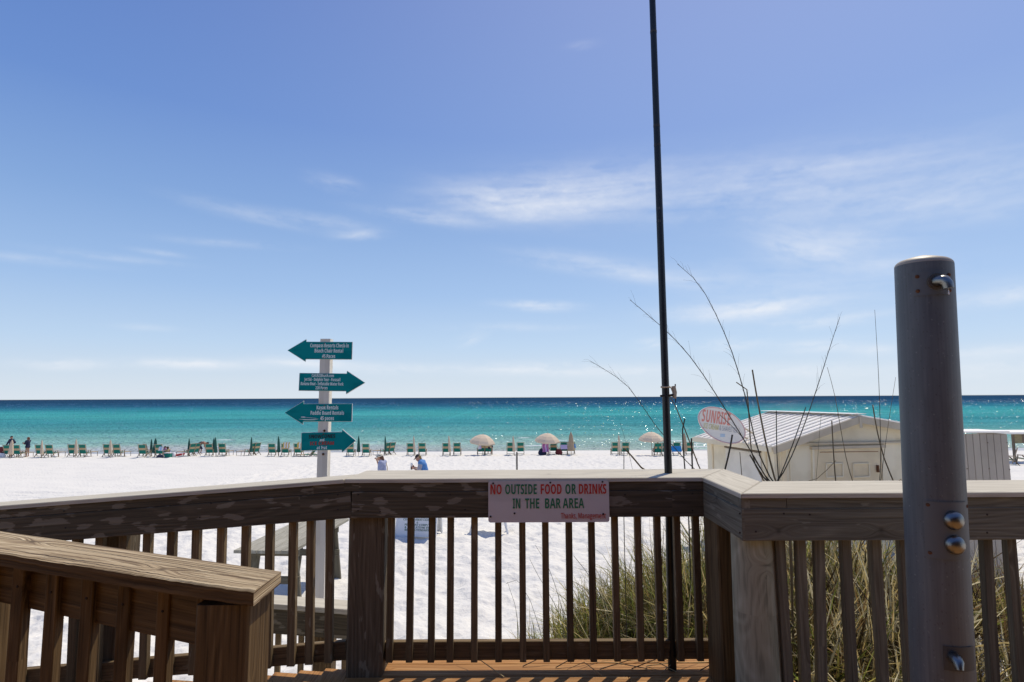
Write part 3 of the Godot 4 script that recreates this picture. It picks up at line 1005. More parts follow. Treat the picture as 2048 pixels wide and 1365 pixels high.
func deck() -> void:
	A = at(688, 957, ZC)
	A.y = CAP
	L = at(-140, 1022, 3.18)
	var o := thing("landing_deck", "orange brown plank floor of the boardwalk landing with baluster shadows", "deck")
	tag(o, "", "", "", "structure")
	var z := -ZC - 0.33
	var x0 := A.x + 0.02
	while z < 1.2:
		var w := 0.138
		var xr := 3.9 if z > -ZR - 0.35 else 1.5
		var cuts := [x0, rng.randf_range(0.1, 0.9), xr] if rng.randf() < 0.4 else [x0, xr]
		for i in cuts.size() - 1:
			one_board("plank", Vector3(cuts[i] + 0.002, -0.019 - rng.randf() * 0.003, z + w / 2), Vector3(cuts[i + 1] - 0.002, -0.019 - rng.randf() * 0.003, z + w / 2), w, 0.038, tinted(M.deck, Color(1, 1, 1) * rng.randf_range(0.86, 1.0)), o, Vector3.UP, 0.004)
		z += w + 0.006
	# rim joists and posts below
	one_board("rim_joist", Vector3(x0, -0.135, -ZC - 0.30), Vector3(1.45, -0.135, -ZC - 0.30), 0.038, 0.19, M.near_wood, o)
	for x in [x0 + 0.15, 1.3, 3.4]:
		for zz in [-ZR - 0.2, -1.0]:
			one_board("pile", Vector3(x, -1.6, zz), Vector3(x, -0.04, zz), 0.15, 0.15, M.near_wood, o, Vector3.FORWARD)
	# the ramp going down to the left behind, its boards laid across
	var r := thing("lower_ramp", "sloping plank ramp going down to the left beside the landing", "ramp")
	tag(r, "", "", "", "structure")
	var dir := (L - A) / absf((L - A).x)
	var x := x0 - 0.004
	while x > -5.0:
		var y := (x0 - x) * dir.y
		one_board("plank", Vector3(x - 0.069, y - 0.022, -ZC - 0.14), Vector3(x - 0.069, y - 0.022, -1.86), 0.138, 0.038, tinted(M.deck, Color(1, 1, 1) * rng.randf_range(0.84, 1.0)), r, Vector3(-dir.y, 1, 0).normalized(), 0.004)
		x -= 0.143
	# the upper ramp, coming down from the left to the landing on the near side
	var u := thing("upper_ramp", "sloping plank ramp coming down from the left to the landing", "ramp")
	tag(u, "", "", "", "structure")
	x = x0 - 0.004
	while x > -4.0:
		var y := (x0 - x) * 0.083
		one_board("plank", Vector3(x - 0.069, y - 0.022, -1.78), Vector3(x - 0.069, y - 0.022, 0.6), 0.138, 0.038, tinted(M.deck, Color(1, 1, 1) * rng.randf_range(0.84, 1.0)), u, Vector3(0.083, 1, 0).normalized(), 0.004)
		x -= 0.143

func bar_building() -> void:
	# the bar whose shade the camera stands in: posts, a plank wall and a wide roof behind the landing
	var o := thing("bar_building", "", "")
	tag(o, "", "", "", "structure")
	for i in 30:
		one_board("plank", Vector3(-7.0, 0.07 + 0.14 * i, 4.2), Vector3(7.0, 0.07 + 0.14 * i, 4.2), 0.03, 0.136, M.near_wood, o)
	for x in [-6.0, -2.0, 2.2, 6.0]:
		one_board("post", Vector3(x, -1.5, 1.6), Vector3(x, 3.1, 1.6), 0.15, 0.15, M.near_wood, o, Vector3.BACK, 0.01)
	for i in 12:
		one_board("rafter", Vector3(-6.6 + 1.2 * i, 2.95, 0.9), Vector3(-6.6 + 1.2 * i, 4.2, 8.0), 0.05, 0.16, M.near_wood, o)
	one_board("roof", Vector3(0, 3.08, 0.8), Vector3(0, 4.35, 8.2), 14.6, 0.03, M.near_wood, o)
	for x in [-7.0, 7.0]:
		one_board("side_wall", Vector3(x, -0.2, 6.2), Vector3(x, 3.6, 6.2), 4.0, 0.04, M.near_wood, o, Vector3.RIGHT)
	for i in 24:
		one_board("floor_plank", Vector3(-7.0, -0.021, 1.36 + 0.12 * i), Vector3(7.0, -0.021, 1.36 + 0.12 * i), 0.115, 0.038, M.deck, o)

func rails() -> void:
	# ---- middle rail
	var o := thing("middle_rail", "weathered wooden rail across the middle with wide pale cap and dark apron", "railing", Vector3(0, 0, -ZC), 0.0)
	o.position = Vector3.ZERO
	var st := S()
	slab(st, [Vector2(A.x + 0.004, -ZC + 0.006), Vector2(XB - 0.002, -ZC + 0.006), Vector2(XB + 0.25, -ZC - 0.365), Vector2(A.x + 0.03, -ZC - 0.365)], [CAP, CAP, CAP, CAP], 0.022, Vector2(1, 0), Vector2(0.2, 0.4))
	obj("cap", st, M.cap, o)
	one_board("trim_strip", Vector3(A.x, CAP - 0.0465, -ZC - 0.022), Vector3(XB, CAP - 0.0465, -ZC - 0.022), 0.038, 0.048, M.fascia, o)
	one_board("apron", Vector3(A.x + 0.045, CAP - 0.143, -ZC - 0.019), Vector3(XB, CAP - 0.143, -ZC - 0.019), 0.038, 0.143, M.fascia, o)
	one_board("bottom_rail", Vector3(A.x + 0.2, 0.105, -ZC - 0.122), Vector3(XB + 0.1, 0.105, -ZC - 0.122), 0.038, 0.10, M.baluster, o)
	for px in [783, 822, 864.5, 901.5, 949, 996.5, 1044.5, 1090.5, 1137.5, 1182.5, 1229, 1275, 1314, 1353, 1391]:
		var p := at(px, 1050, ZC + 0.06)
		var q := at(px + (px - 969) * 0.0205, 1295, ZC + 0.08)
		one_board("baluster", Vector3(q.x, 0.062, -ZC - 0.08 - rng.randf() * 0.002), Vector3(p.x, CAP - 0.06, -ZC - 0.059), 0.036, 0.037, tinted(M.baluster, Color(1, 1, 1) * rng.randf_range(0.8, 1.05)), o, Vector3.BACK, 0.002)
	one_board("post", Vector3(A.x + 0.118, -1.5, -ZC - 0.142), Vector3(A.x + 0.118, CAP - 0.04, -ZC - 0.142), 0.2, 0.2, M.post, o, Vector3.BACK, 0.014)
	one_board("post", Vector3(XB + 0.117, -1.5, -ZC + 0.07), Vector3(XB + 0.117, CAP - 0.04, -ZC + 0.07), 0.22, 0.22, M.near_wood, o, Vector3.BACK, 0.008)
	# ---- the step back to the right rail
	o = thing("corner_rail", "short rail piece stepping back between the middle and right rails", "railing")
	st = S()
	slab(st, [Vector2(XB, -ZC + 0.006), Vector2(XB - 0.003, -ZR + 0.008), Vector2(XB + 0.252, -ZR - 0.37), Vector2(XB + 0.252, -ZC - 0.365)], [CAP - 0.001, CAP - 0.001, CAP - 0.001, CAP - 0.001], 0.022, Vector2(0, 1), Vector2(0.5, 0.1))
	obj("cap", st, M.cap, o)
	one_board("trim_strip", Vector3(XB + 0.022, CAP - 0.0467, -ZC - 0.06), Vector3(XB + 0.022, CAP - 0.0465, -ZR - 0.002), 0.038, 0.048, M.fascia_grey, o)
	one_board("apron", Vector3(XB + 0.019, CAP - 0.1432, -ZC - 0.06), Vector3(XB + 0.019, CAP - 0.143, -ZR - 0.002), 0.038, 0.143, M.fascia_grey, o)
	var sp := S()
	tube(sp, [Vector3(XB + 0.105, -1.5, -ZR - 0.145), Vector3(XB + 0.104, 0.4, -ZR - 0.143), Vector3(XB + 0.103, CAP - 0.05, -ZR - 0.141)], [0.108, 0.104, 0.099], 24)
	obj("post", sp, M.post_pale, o)
	# ---- right rail
	o = thing("right_rail", "grey weathered wooden rail on the right, nearer than the middle one", "railing")
	st = S()
	slab(st, [Vector2(XB, -ZR + 0.01), Vector2(3.9, -ZR + 0.01), Vector2(3.9, -ZR - 0.37), Vector2(XB + 0.255, -ZR - 0.37)], [CAP, CAP, CAP, CAP], 0.022, Vector2(1, 0), Vector2(0.7, 0.3))
	obj("cap", st, M.cap, o)
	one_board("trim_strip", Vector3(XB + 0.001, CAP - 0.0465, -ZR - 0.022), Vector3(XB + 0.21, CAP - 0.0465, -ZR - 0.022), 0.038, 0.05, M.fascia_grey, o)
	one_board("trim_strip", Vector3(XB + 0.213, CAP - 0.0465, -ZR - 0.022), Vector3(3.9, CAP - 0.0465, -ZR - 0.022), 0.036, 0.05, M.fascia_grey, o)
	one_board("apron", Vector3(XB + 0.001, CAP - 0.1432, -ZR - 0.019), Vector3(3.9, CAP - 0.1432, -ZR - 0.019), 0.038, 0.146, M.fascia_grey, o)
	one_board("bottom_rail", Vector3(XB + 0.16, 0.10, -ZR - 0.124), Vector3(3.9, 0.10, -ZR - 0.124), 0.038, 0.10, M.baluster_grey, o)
	for e in [[1558, 0.004], [1601, 0.0], [1640, -0.003], [1691, 0.001], [1750, 0.002], [1807, 0.0], [1862, 0.0], [1918, 0.0], [1974, -0.001], [2020, 0.002], [2070, 0.0], [2122, 0.0], [2174, 0.0]]:
		var p := at(e[0], 1095, ZR + 0.06)
		one_board("baluster", Vector3(p.x + e[1] * 6.0 - 0.004, 0.06, -ZR - 0.079), Vector3(p.x, CAP - 0.06, -ZR - 0.060), 0.043, 0.037, tinted(M.baluster_grey, Color(1, 1, 1) * rng.randf_range(0.78, 1.05)), o, Vector3.BACK, 0.002)
	one_board("post", Vector3(3.3, -1.5, -ZR - 0.14), Vector3(3.3, CAP - 0.04, -ZR - 0.14), 0.18, 0.18, M.post, o, Vector3.BACK, 0.008)
	# ---- ramp rail to the left
	o = thing("ramp_rail", "dark peeling handrail of the lower ramp sloping down to the left", "railing")
	var dl := L - A
	var up := Vector3(-dl.y, dl.x, 0).normalized()
	if up.y < 0: up = -up
	var nrm := Vector3(0, 0, 1)
	st = S()
	var a2 := A
	slab(st, [Vector2(A.x, A.z + 0.008), Vector2(L.x, L.z + 0.008), Vector2(L.x, L.z - 0.17), Vector2(A.x + 0.026, A.z - 0.20)], [A.y - 0.001, L.y - 0.001, L.y - 0.001, A.y - 0.001], 0.022, Vector2(1, 0), Vector2(0.1, 0.8))
	obj("cap", st, M.cap, o)
	var drop := func(t: float, y: float, z: float) -> Vector3: return A + dl * t + Vector3(0, y, -z)
	one_board("trim_strip", drop.call(0.0, -0.0465, 0.022), drop.call(1.0, -0.0465, 0.022), 0.038, 0.05, M.fascia, o)
	one_board("apron", drop.call(-0.018, -0.144, 0.019), drop.call(1.0, -0.144, 0.019), 0.038, 0.143, M.fascia, o)
	one_board("bottom_rail", drop.call(0.0, -0.955, 0.122), drop.call(1.0, -0.955, 0.122), 0.038, 0.10, M.baluster, o)
	for px in [-75, -28, 18, 64, 116, 162, 207, 253, 299, 346, 394, 443, 491, 538, 584, 619, 657]:
		var p := at(px, 1060, 3.29)
		var t := (p.x - A.x) / dl.x
		var base: Vector3 = A + dl * t
		one_board("baluster", Vector3(p.x + 0.008, base.y - 0.995, base.z - 0.081), Vector3(p.x, base.y - 0.06, base.z - 0.060), 0.042, 0.037, tinted(M.baluster, Color(1, 1, 1) * rng.randf_range(0.8, 1.05)), o, Vector3.BACK, 0.002)
	for t in [0.60, 0.99]:
		var b: Vector3 = A + dl * t
		one_board("post", Vector3(b.x, -1.7, b.z - 0.21), Vector3(b.x, b.y - 0.05, b.z - 0.21), 0.14, 0.14, M.post, o, Vector3.BACK, 0.008)
	# ---- near rail
	o = thing("near_rail", "golden brown handrail in the foreground with cracked cap ending at a square post", "railing")
	var e0 := at(505, 1187, 1.55)
	var e1 := at(-160, 1084, 1.80)
	var nl := e1 - e0
	st = S()
	# the cap has a worn, splintered near edge: build it in short lengths with a wandering edge
	var edge := []
	var k := 60
	for i in k + 1:
		var t := float(i) / k
		var wear := 0.004 * n2.get_noise_2d(t * 5.0, 5.0) + 0.0035 * n2.get_noise_2d(t * 34.0, 9.0) * smoothstep(0.75, 0.3, t) + (0.006 if t < 0.03 else 0.0)
		edge.append([e0 + nl * t + Vector3(0, -0.003 * absf(n2.get_noise_2d(t * 22.0, 2.0)), -wear), e0 + nl * t + Vector3(0.0, 0, -0.185), Vector2(0, t * nl.length() / 2.4)])
	var dn := Vector3(0, -0.034, 0)
	var sides := S()
	var tn := Vector3(-nl.y, nl.x, 0).normalized()
	if tn.y < 0: tn = -tn
	for i in k:
		var p: Array = edge[i]
		var q: Array = edge[i + 1]
		var m0: Vector3 = p[0].lerp(p[1], 0.035) + Vector3(0, 0.004, 0)
		var m1: Vector3 = q[0].lerp(q[1], 0.035) + Vector3(0, 0.004, 0)
		var va: float = p[2].y
		var vb: float = q[2].y
		flat(st, [m0, m1, q[1], p[1]], tn, [Vector2(0.05, va), Vector2(0.05, vb), Vector2(0.65, vb), Vector2(0.65, va)])
		flat(st, [p[0], q[0], m1, m0], (tn + Vector3.BACK * 0.5).normalized(), [Vector2(0, va), Vector2(0, vb), Vector2(0.05, vb), Vector2(0.05, va)])
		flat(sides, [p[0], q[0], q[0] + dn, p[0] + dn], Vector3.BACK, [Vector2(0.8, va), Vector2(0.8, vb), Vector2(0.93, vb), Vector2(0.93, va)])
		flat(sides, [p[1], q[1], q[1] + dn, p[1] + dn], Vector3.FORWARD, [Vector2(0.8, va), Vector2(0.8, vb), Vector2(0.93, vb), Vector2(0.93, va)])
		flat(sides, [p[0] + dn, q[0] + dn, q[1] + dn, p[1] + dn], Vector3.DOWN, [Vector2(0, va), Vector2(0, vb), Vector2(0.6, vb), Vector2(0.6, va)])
	for ee in [[edge[0], Vector3.RIGHT], [edge[k], Vector3.LEFT]]:
		var p: Array = ee[0]
		var m0: Vector3 = p[0].lerp(p[1], 0.035) + Vector3(0, 0.004, 0)
		flat(st, [p[0], p[0] + dn, p[1] + dn, p[1]], ee[1], [Vector2(0, 0), Vector2(0.1, 0), Vector2(0.1, 0.08), Vector2(0, 0.08)])
		tri(st, p[0], m0, p[1], ee[1], ee[1], ee[1])
	var top_face := obj("cap", st, M.near_cap, o)
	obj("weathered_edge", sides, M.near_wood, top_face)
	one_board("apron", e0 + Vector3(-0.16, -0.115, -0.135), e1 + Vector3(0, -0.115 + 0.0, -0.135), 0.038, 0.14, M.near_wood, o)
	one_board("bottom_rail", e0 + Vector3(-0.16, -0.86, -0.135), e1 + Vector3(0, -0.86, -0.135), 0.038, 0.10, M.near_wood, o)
	for px in [-60, 30, 122, 213, 309, 401]:
		var p := at(px, 1230, 1.66)
		var t := (p.x - e0.x) / nl.x
		var b := e0 + nl * t
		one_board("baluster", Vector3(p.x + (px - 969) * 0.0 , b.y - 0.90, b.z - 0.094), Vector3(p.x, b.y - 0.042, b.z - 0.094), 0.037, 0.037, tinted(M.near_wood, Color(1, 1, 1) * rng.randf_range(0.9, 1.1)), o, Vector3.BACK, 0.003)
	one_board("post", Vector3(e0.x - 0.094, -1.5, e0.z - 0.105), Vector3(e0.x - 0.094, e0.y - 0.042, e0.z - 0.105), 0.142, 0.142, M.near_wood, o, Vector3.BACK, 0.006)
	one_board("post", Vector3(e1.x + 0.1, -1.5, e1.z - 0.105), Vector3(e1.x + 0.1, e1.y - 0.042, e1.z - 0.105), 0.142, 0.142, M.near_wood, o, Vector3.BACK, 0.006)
	# ---- rail of the lower flight, beyond the ramp rail
	o = thing("lower_flight_rail", "short low handrail with grey cap seen below the picnic table", "railing")
	var g0 := at(470, 1202, 4.5)
	var g1 := at(735, 1222, 4.5)
	one_board("cap", g0 + Vector3(0, -0.019, -0.085), g1 + Vector3(0, -0.019, -0.085), 0.19, 0.038, M.cap, o)
	one_board("apron", g0 + Vector3(0.02, -0.13, -0.02), g1 + Vector3(0, -0.13, -0.02), 0.038, 0.18, M.fascia, o)
	for px in [500, 557, 603, 690]:
		var p := at(px, 1260, 4.56)
		var b := g0.lerp(g1, (p.x - g0.x) / (g1.x - g0.x))
		one_board("baluster", Vector3(p.x, -1.0, b.z - 0.06), Vector3(p.x, b.y - 0.05, b.z - 0.06), 0.037, 0.037, M.baluster, o, Vector3.BACK)
	var pp := at(648, 1290, 4.6)
	one_board("post", Vector3(pp.x, -1.5, -4.62), Vector3(pp.x, g1.y - 0.02, -4.62), 0.14, 0.14, M.near_wood, o, Vector3.BACK, 0.008)

func nail(parent: Node, p: Vector3, n: Vector3, r := 0.0045) -> void:
	var st := S()
	lathe(st, axes(p, n), [Vector2(r, -0.001), Vector2(r, 0.0008), Vector2(r * 0.6, 0.0015), Vector2(0.0003, 0.0016)], 8)
	obj("nail", st, M.rust_dark, parent)

func nails() -> void:
	var rr := get_node("right_rail")
	for e in [[1480, 1028], [1480, 1066], [1512, 1064], [1568, 1028], [1620, 1030], [1815, 1064], [1975, 1030], [1975, 1066]]:
		var p := at(e[0], e[1], ZR)
		nail(rr, Vector3(p.x, p.y, -ZR + 0.0005), Vector3.BACK)
	var mr := get_node("middle_rail")
	for e in [[716, 990], [716, 1022], [760, 1024], [900, 990], [1250, 990], [1385, 988], [1385, 1022], [930, 1020]]:
		var p := at(e[0], e[1], ZC)
		nail(mr, Vector3(p.x, p.y, -ZC + 0.0005), Vector3.BACK)
	var lr := get_node("ramp_rail")
	for e in [[672, 992], [672, 1022], [398, 1036], [132, 1022], [135, 1055], [420, 1008]]:
		var p := at(e[0], e[1], 3.22)
		var t := (p.x - A.x) / (L - A).x
		nail(lr, Vector3(p.x, p.y, (A + (L - A) * t).z + 0.0005), Vector3.BACK)
	var nr := get_node("near_rail")
	for c in nr.get_children():
		if String(c.name).begins_with("baluster"):
			var b: AABB = c.mesh.get_aabb()
			nail(nr, Vector3(b.get_center().x, b.end.y - 0.075, b.end.z), Vector3.BACK, 0.004)
	# dry grass blown onto the deck under the middle rail
	var fg := thing("fallen_grass", "dry grass stems lying on the deck planks under the middle rail", "dry grass", Vector3(0.7, 0, -3.35))
	var r := RandomNumberGenerator.new()
	r.seed = 12
	for i in 22:
		var st := S()
		var x := r.randfn(0.05, 0.38)
		var z := r.randf_range(-0.16, 0.14)
		var a := r.randf_range(-0.6, 0.6) + (PI if r.randf() < 0.5 else 0.0)
		var l := r.randf_range(0.12, 0.34)
		var dv := Vector3(cos(a), 0, sin(a)) * l
		var o := Vector3(x, 0.004, z)
		tube(st, [o, o + dv * 0.5 + Vector3(0, r.randf_range(0.01, 0.06), 0), o + dv + Vector3(0, r.randf_range(0.0, 0.04), 0)], [0.0028, 0.0024, 0.001], 5)
		obj("stem", st, M.straw if i % 3 else M.rust_dark, fg)

# ------------------------------------------------------------------ things on and at the rails
func near_things() -> void:
	# the notice on the middle rail
	var t := Transform3D(Basis(), Vector3.ZERO)
	var c := at(1097.5, 1003.5, ZC - 0.01)
	t.origin = Vector3(c.x, c.y, -ZC + 0.012)
	var o := thing("notice_sign", "white metal notice with red and green lettering screwed to the middle rail", "sign", t.origin)
	var w := 238.0 / F * 3.22
	var h := 80.0 / F * 3.22
	var ol := PackedVector2Array()
	for q in [[1, 1], [-1, 1], [-1, -1], [1, -1]]:
		for k in 5:
			var a: float = PI / 2 * k / 4.0 + [0.0, PI / 2, PI, PI * 1.5][[[1, 1], [-1, 1], [-1, -1], [1, -1]].find(q)]
			ol.append(Vector2(q[0] * (w / 2 - 0.014) + cos(a) * 0.014, q[1] * (h / 2 - 0.014) + sin(a) * 0.014))
	var st := S()
	plate(st, ol, Transform3D(), 0.005)
	obj("panel", st, M.sign_white, o)
	var s := w / 238.0
	var spot := func(px: float, py: float) -> Transform3D: return Transform3D(Basis(), Vector3((px - 1097.5) * s, (1003.5 - py) * s, 0.0012))
	for e in [["NO", 993.5, 22.0, "r"], ["OUTSIDE", 1043, 62.0, "g"], ["FOOD", 1102, 41.0, "r"], ["OR", 1140.5, 21.0, "g"], ["DRINKS", 1184, 54.0, "r"]]:
		text("lettering", e[0], 26.5 * s, spot.call(e[1], 980.0), M.sign_red if e[3] == "r" else M.sign_green, o, 1.0, HORIZONTAL_ALIGNMENT_CENTER, true, e[2] * s)
	for e in [["IN", 1034.5, 15.0], ["THE", 1065, 28.0], ["BAR", 1105, 31.0], ["AREA", 1146, 42.0]]:
		text("lettering", e[0], 26.5 * s, spot.call(e[1], 1007.5), M.sign_green, o, 1.0, HORIZONTAL_ALIGNMENT_CENTER, true, e[2] * s)
	text("lettering", "Thanks, Management", 14.0 * s, spot.call(1165, 1031.5), M.sign_red, o, 1.0, HORIZONTAL_ALIGNMENT_CENTER, false, 88.0 * s)
	for e in [[988, 968], [1101, 967], [1204, 966], [983, 1032], [1204, 1028], [1030, 1026]]:
		var ss := S()
		lathe(ss, spot.call(e[0], e[1]) * Transform3D(Basis(Vector3.RIGHT, PI / 2), Vector3.ZERO), [Vector2(0.0055, 0), Vector2(0.0052, 0.002), Vector2(0.003, 0.0032), Vector2(0.0003, 0.0035)], 10)
		obj("screw", ss, M.dark, o)
	# black pole through the cap
	o = thing("black_pole", "tall thin black pole rising through the middle rail, cord tied round it", "pole")
	st = S()
	var p0 := at(1345, 1345, 3.362)
	var p1 := at(1337, 948, 3.43)
	var p2 := at(1305, 0, 3.46)
	var p3 := p1 + (p2 - p1) * 1.5
	tube(st, [p0 + Vector3(0, -0.9, 0), p0, p1, p2, p3], [0.024, 0.024, 0.0225, 0.020, 0.018], 16)
	obj("shaft", st, M.black, o)
	var ax := (p2 - p1).normalized()
	var j := p1.lerp(p2, (948.0 - 788.0) / 948.0)
	st = S()
	var ring := []
	var rr := []
	for i in 25:
		var a := TAU * i / 12.0
		ring.append(j + Vector3(cos(a) * 0.026, 0.004 * sin(a * 0.5) + 0.006 * i / 24.0, sin(a) * 0.026))
		rr.append(0.0035)
	for i in 6:
		ring.append(j + Vector3(0.028 + 0.004 * i, -0.004 - 0.011 * i, 0.02))
		rr.append(0.0035)
	tube(st, ring, rr, 6)
	obj("cord", st, M.cord, o)
	st = S()
	tube(st, [j + Vector3(0.045, 0.008, 0.01), j + Vector3(0.05, -0.03, 0.012), j + Vector3(0.048, -0.065, 0.012)], [0.012, 0.014, 0.011], 8)
	obj("cleat", st, M.cord, o)
	st = S()
	tube(st, [j + Vector3(-0.036, -0.05, 0.01), j + Vector3(0.04, -0.045, 0.02)], [0.006, 0.008], 8)
	tube(st, [j + Vector3(0.056, 0.02, 0.01), j + Vector3(0.054, -0.09, 0.012)], [0.004, 0.003], 6)
	obj("hook", st, M.black, o)
	for e in [70, 270, 310, 440, 465]:
		var q := p1.lerp(p2, (948.0 - e) / 948.0)
		st = S()
		tube(st, [q + ax * -0.008, q + ax * 0.008], [0.0212, 0.0212], 12)
		obj("worn_band", st, mat(lin(0.03, 0.025, 0.02), 0.6) if e < 400 else mat(lin(0.12, 0.12, 0.12), 0.7), o)
	# shower column
	o = thing("shower_column", "grey steel beach shower column with domed top, push buttons and spouts", "shower")
	var top := at(1847, 518, 2.23)
	var bot := at(1886, 1365, 2.23)
	var axis := (top - bot).normalized()
	bot += axis * (-bot.y / axis.y)
	var len := bot.distance_to(top)
	var tf := axes(bot, axis)
	var R := 0.0975
	st = S()
	lathe(st, tf, [Vector2(R * 1.03, 0), Vector2(R * 1.02, len * 0.5), Vector2(R, len - 0.03)], 48)
	obj("shaft", st, M.column, o)
	st = S()
	var dome := []
	for i in 10:
		var a := PI / 2 * i / 9.0
		dome.append(Vector2(maxf(0.0005, R - 0.045 + 0.045 * cos(a)) if i < 6 else R * 0.84 * (9.0 - i) / 4.0 + 0.0005, len - 0.03 + 0.028 * sin(a) + (0.004 * (i - 5) if i > 5 else 0.0)))
	lathe(st, tf, dome, 48)
	obj("domed_top", st, M.column_dome, o)
	# facing direction of the fittings on the column: a little right of the camera
	var fc := Vector3(-bot.x, 0, 2.23).normalized().rotated(Vector3.UP, deg_to_rad(24))
	var on := func(py: float, turn: float, out: float) -> Vector3:
		var d := fc.rotated(Vector3.UP, deg_to_rad(turn))
		var hgt := at(1870, py, 2.16).y - bot.y
		return bot + axis * (hgt / axis.y) + d * (R + out)
	# upper spout
	var b0: Vector3 = on.call(566, -3, -0.02)
	st = S()
	tube(st, [b0, b0 + fc * 0.028], [0.033, 0.031], 20)
	obj("spout_flange", st, tinted(M.column, Color(0.9, 0.8, 0.7)), o)
	st = S()
	var rgt := fc.rotated(Vector3.UP, PI / 2)
	tube(st, [b0 + fc * 0.028, b0 + fc * 0.044 + rgt * 0.003, b0 + fc * 0.056 + rgt * 0.010 + Vector3(0, -0.004, 0), b0 + fc * 0.060 + rgt * 0.016 + Vector3(0, -0.016, 0), b0 + fc * 0.061 + rgt * 0.018 + Vector3(0, -0.034, 0)], [0.022, 0.0215, 0.0205, 0.0185, 0.0175], 18)
	obj("spout", st, M.chrome, o)
	st = S()
	var dp := b0 + fc * 0.061 + rgt * 0.018 + Vector3(0, -0.036, 0)
	lathe(st, axes(dp + Vector3(0, -0.02, 0), Vector3.UP), [Vector2(0.0003, -0.003), Vector2(0.0032, 0.001), Vector2(0.002, 0.009), Vector2(0.001, 0.02)], 8)
	obj("water_drip", st, mat(lin(0.7, 0.72, 0.75), 0.1), o)
	# plates, bolts, rust
	var curved := func(py0: float, py1: float, t0: float, t1: float, lift: float) -> SurfaceTool:
		var s2 := S()
		var n := 10
		for i in n:
			var pa := []
			var na := []
			for cc in [[0, 0], [1, 0], [1, 1], [0, 1]]:
				var tt := lerpf(t0, t1, (i + cc[0]) / float(n))
				pa.append(on.call(lerpf(py0, py1, cc[1]), tt, lift))
				na.append(fc.rotated(Vector3.UP, deg_to_rad(tt)))
			quad(s2, pa, na)
		return s2
	obj("upper_plate", curved.call(544, 592, -46, 30, 0.0035), M.column, o)
	obj("access_panel", curved.call(1002, 1116, -44, 46, 0.006), M.column, o)
	obj("lower_plate", curved.call(1288, 1336, -22, 40, 0.006), tinted(M.column, Color(0.72, 0.72, 0.72)), o)
	for e in [[553, -37], [582, -37], [553, 24], [584, 24], [1010, -36], [1012, 44], [1106, -36]]:
		var q: Vector3 = on.call(e[0], e[1], 0.003)
		var d := fc.rotated(Vector3.UP, deg_to_rad(e[1]))
		st = S()
		lathe(st, axes(q, d), [Vector2(0.0075, 0), Vector2(0.007, 0.003), Vector2(0.0035, 0.005), Vector2(0.0003, 0.0055)], 10)
		obj("bolt", st, M.rust, o)
	for e in [1038, 1086]:
		var q: Vector3 = on.call(e, 7, 0.0)
		var d := fc.rotated(Vector3.UP, deg_to_rad(14))
		st = S()
		var prof := [Vector2(0.034, 0.0), Vector2(0.034, 0.006)]
		for i in 8:
			var a := PI / 2 * i / 7.0
			prof.append(Vector2(0.0335 * cos(a) + 0.0003, 0.006 + 0.026 * sin(a)))
		lathe(st, axes(q, d), prof, 28)
		obj("push_button", st, M.chrome, o)
	var f0: Vector3 = on.call(1308, -6, 0.0)
	var fd := fc.rotated(Vector3.UP, deg_to_rad(-2))
	st = S()
	tube(st, [f0, f0 + fd * 0.028, f0 + fd * 0.040 + Vector3(0, -0.006, 0), f0 + fd * 0.046 + Vector3(0, -0.026, 0)], [0.019, 0.019, 0.0175, 0.012], 16)
	obj("foot_spout", st, M.chrome, o)

# ------------------------------------------------------------------ things on the sand close by
func arrow(right: bool, l: float, body: float, head: float, tip: float) -> PackedVector2Array:
	var pts := PackedVector2Array([Vector2(-l / 2, -body / 2), Vector2(l / 2 - tip, -body / 2), Vector2(l / 2 - tip, -head / 2), Vector2(l / 2, 0), Vector2(l / 2 - tip, head / 2), Vector2(l / 2 - tip, body / 2), Vector2(-l / 2, body / 2)])
	if not right:
		for i in pts.size(): pts[i].x = -pts[i].x
	return pts

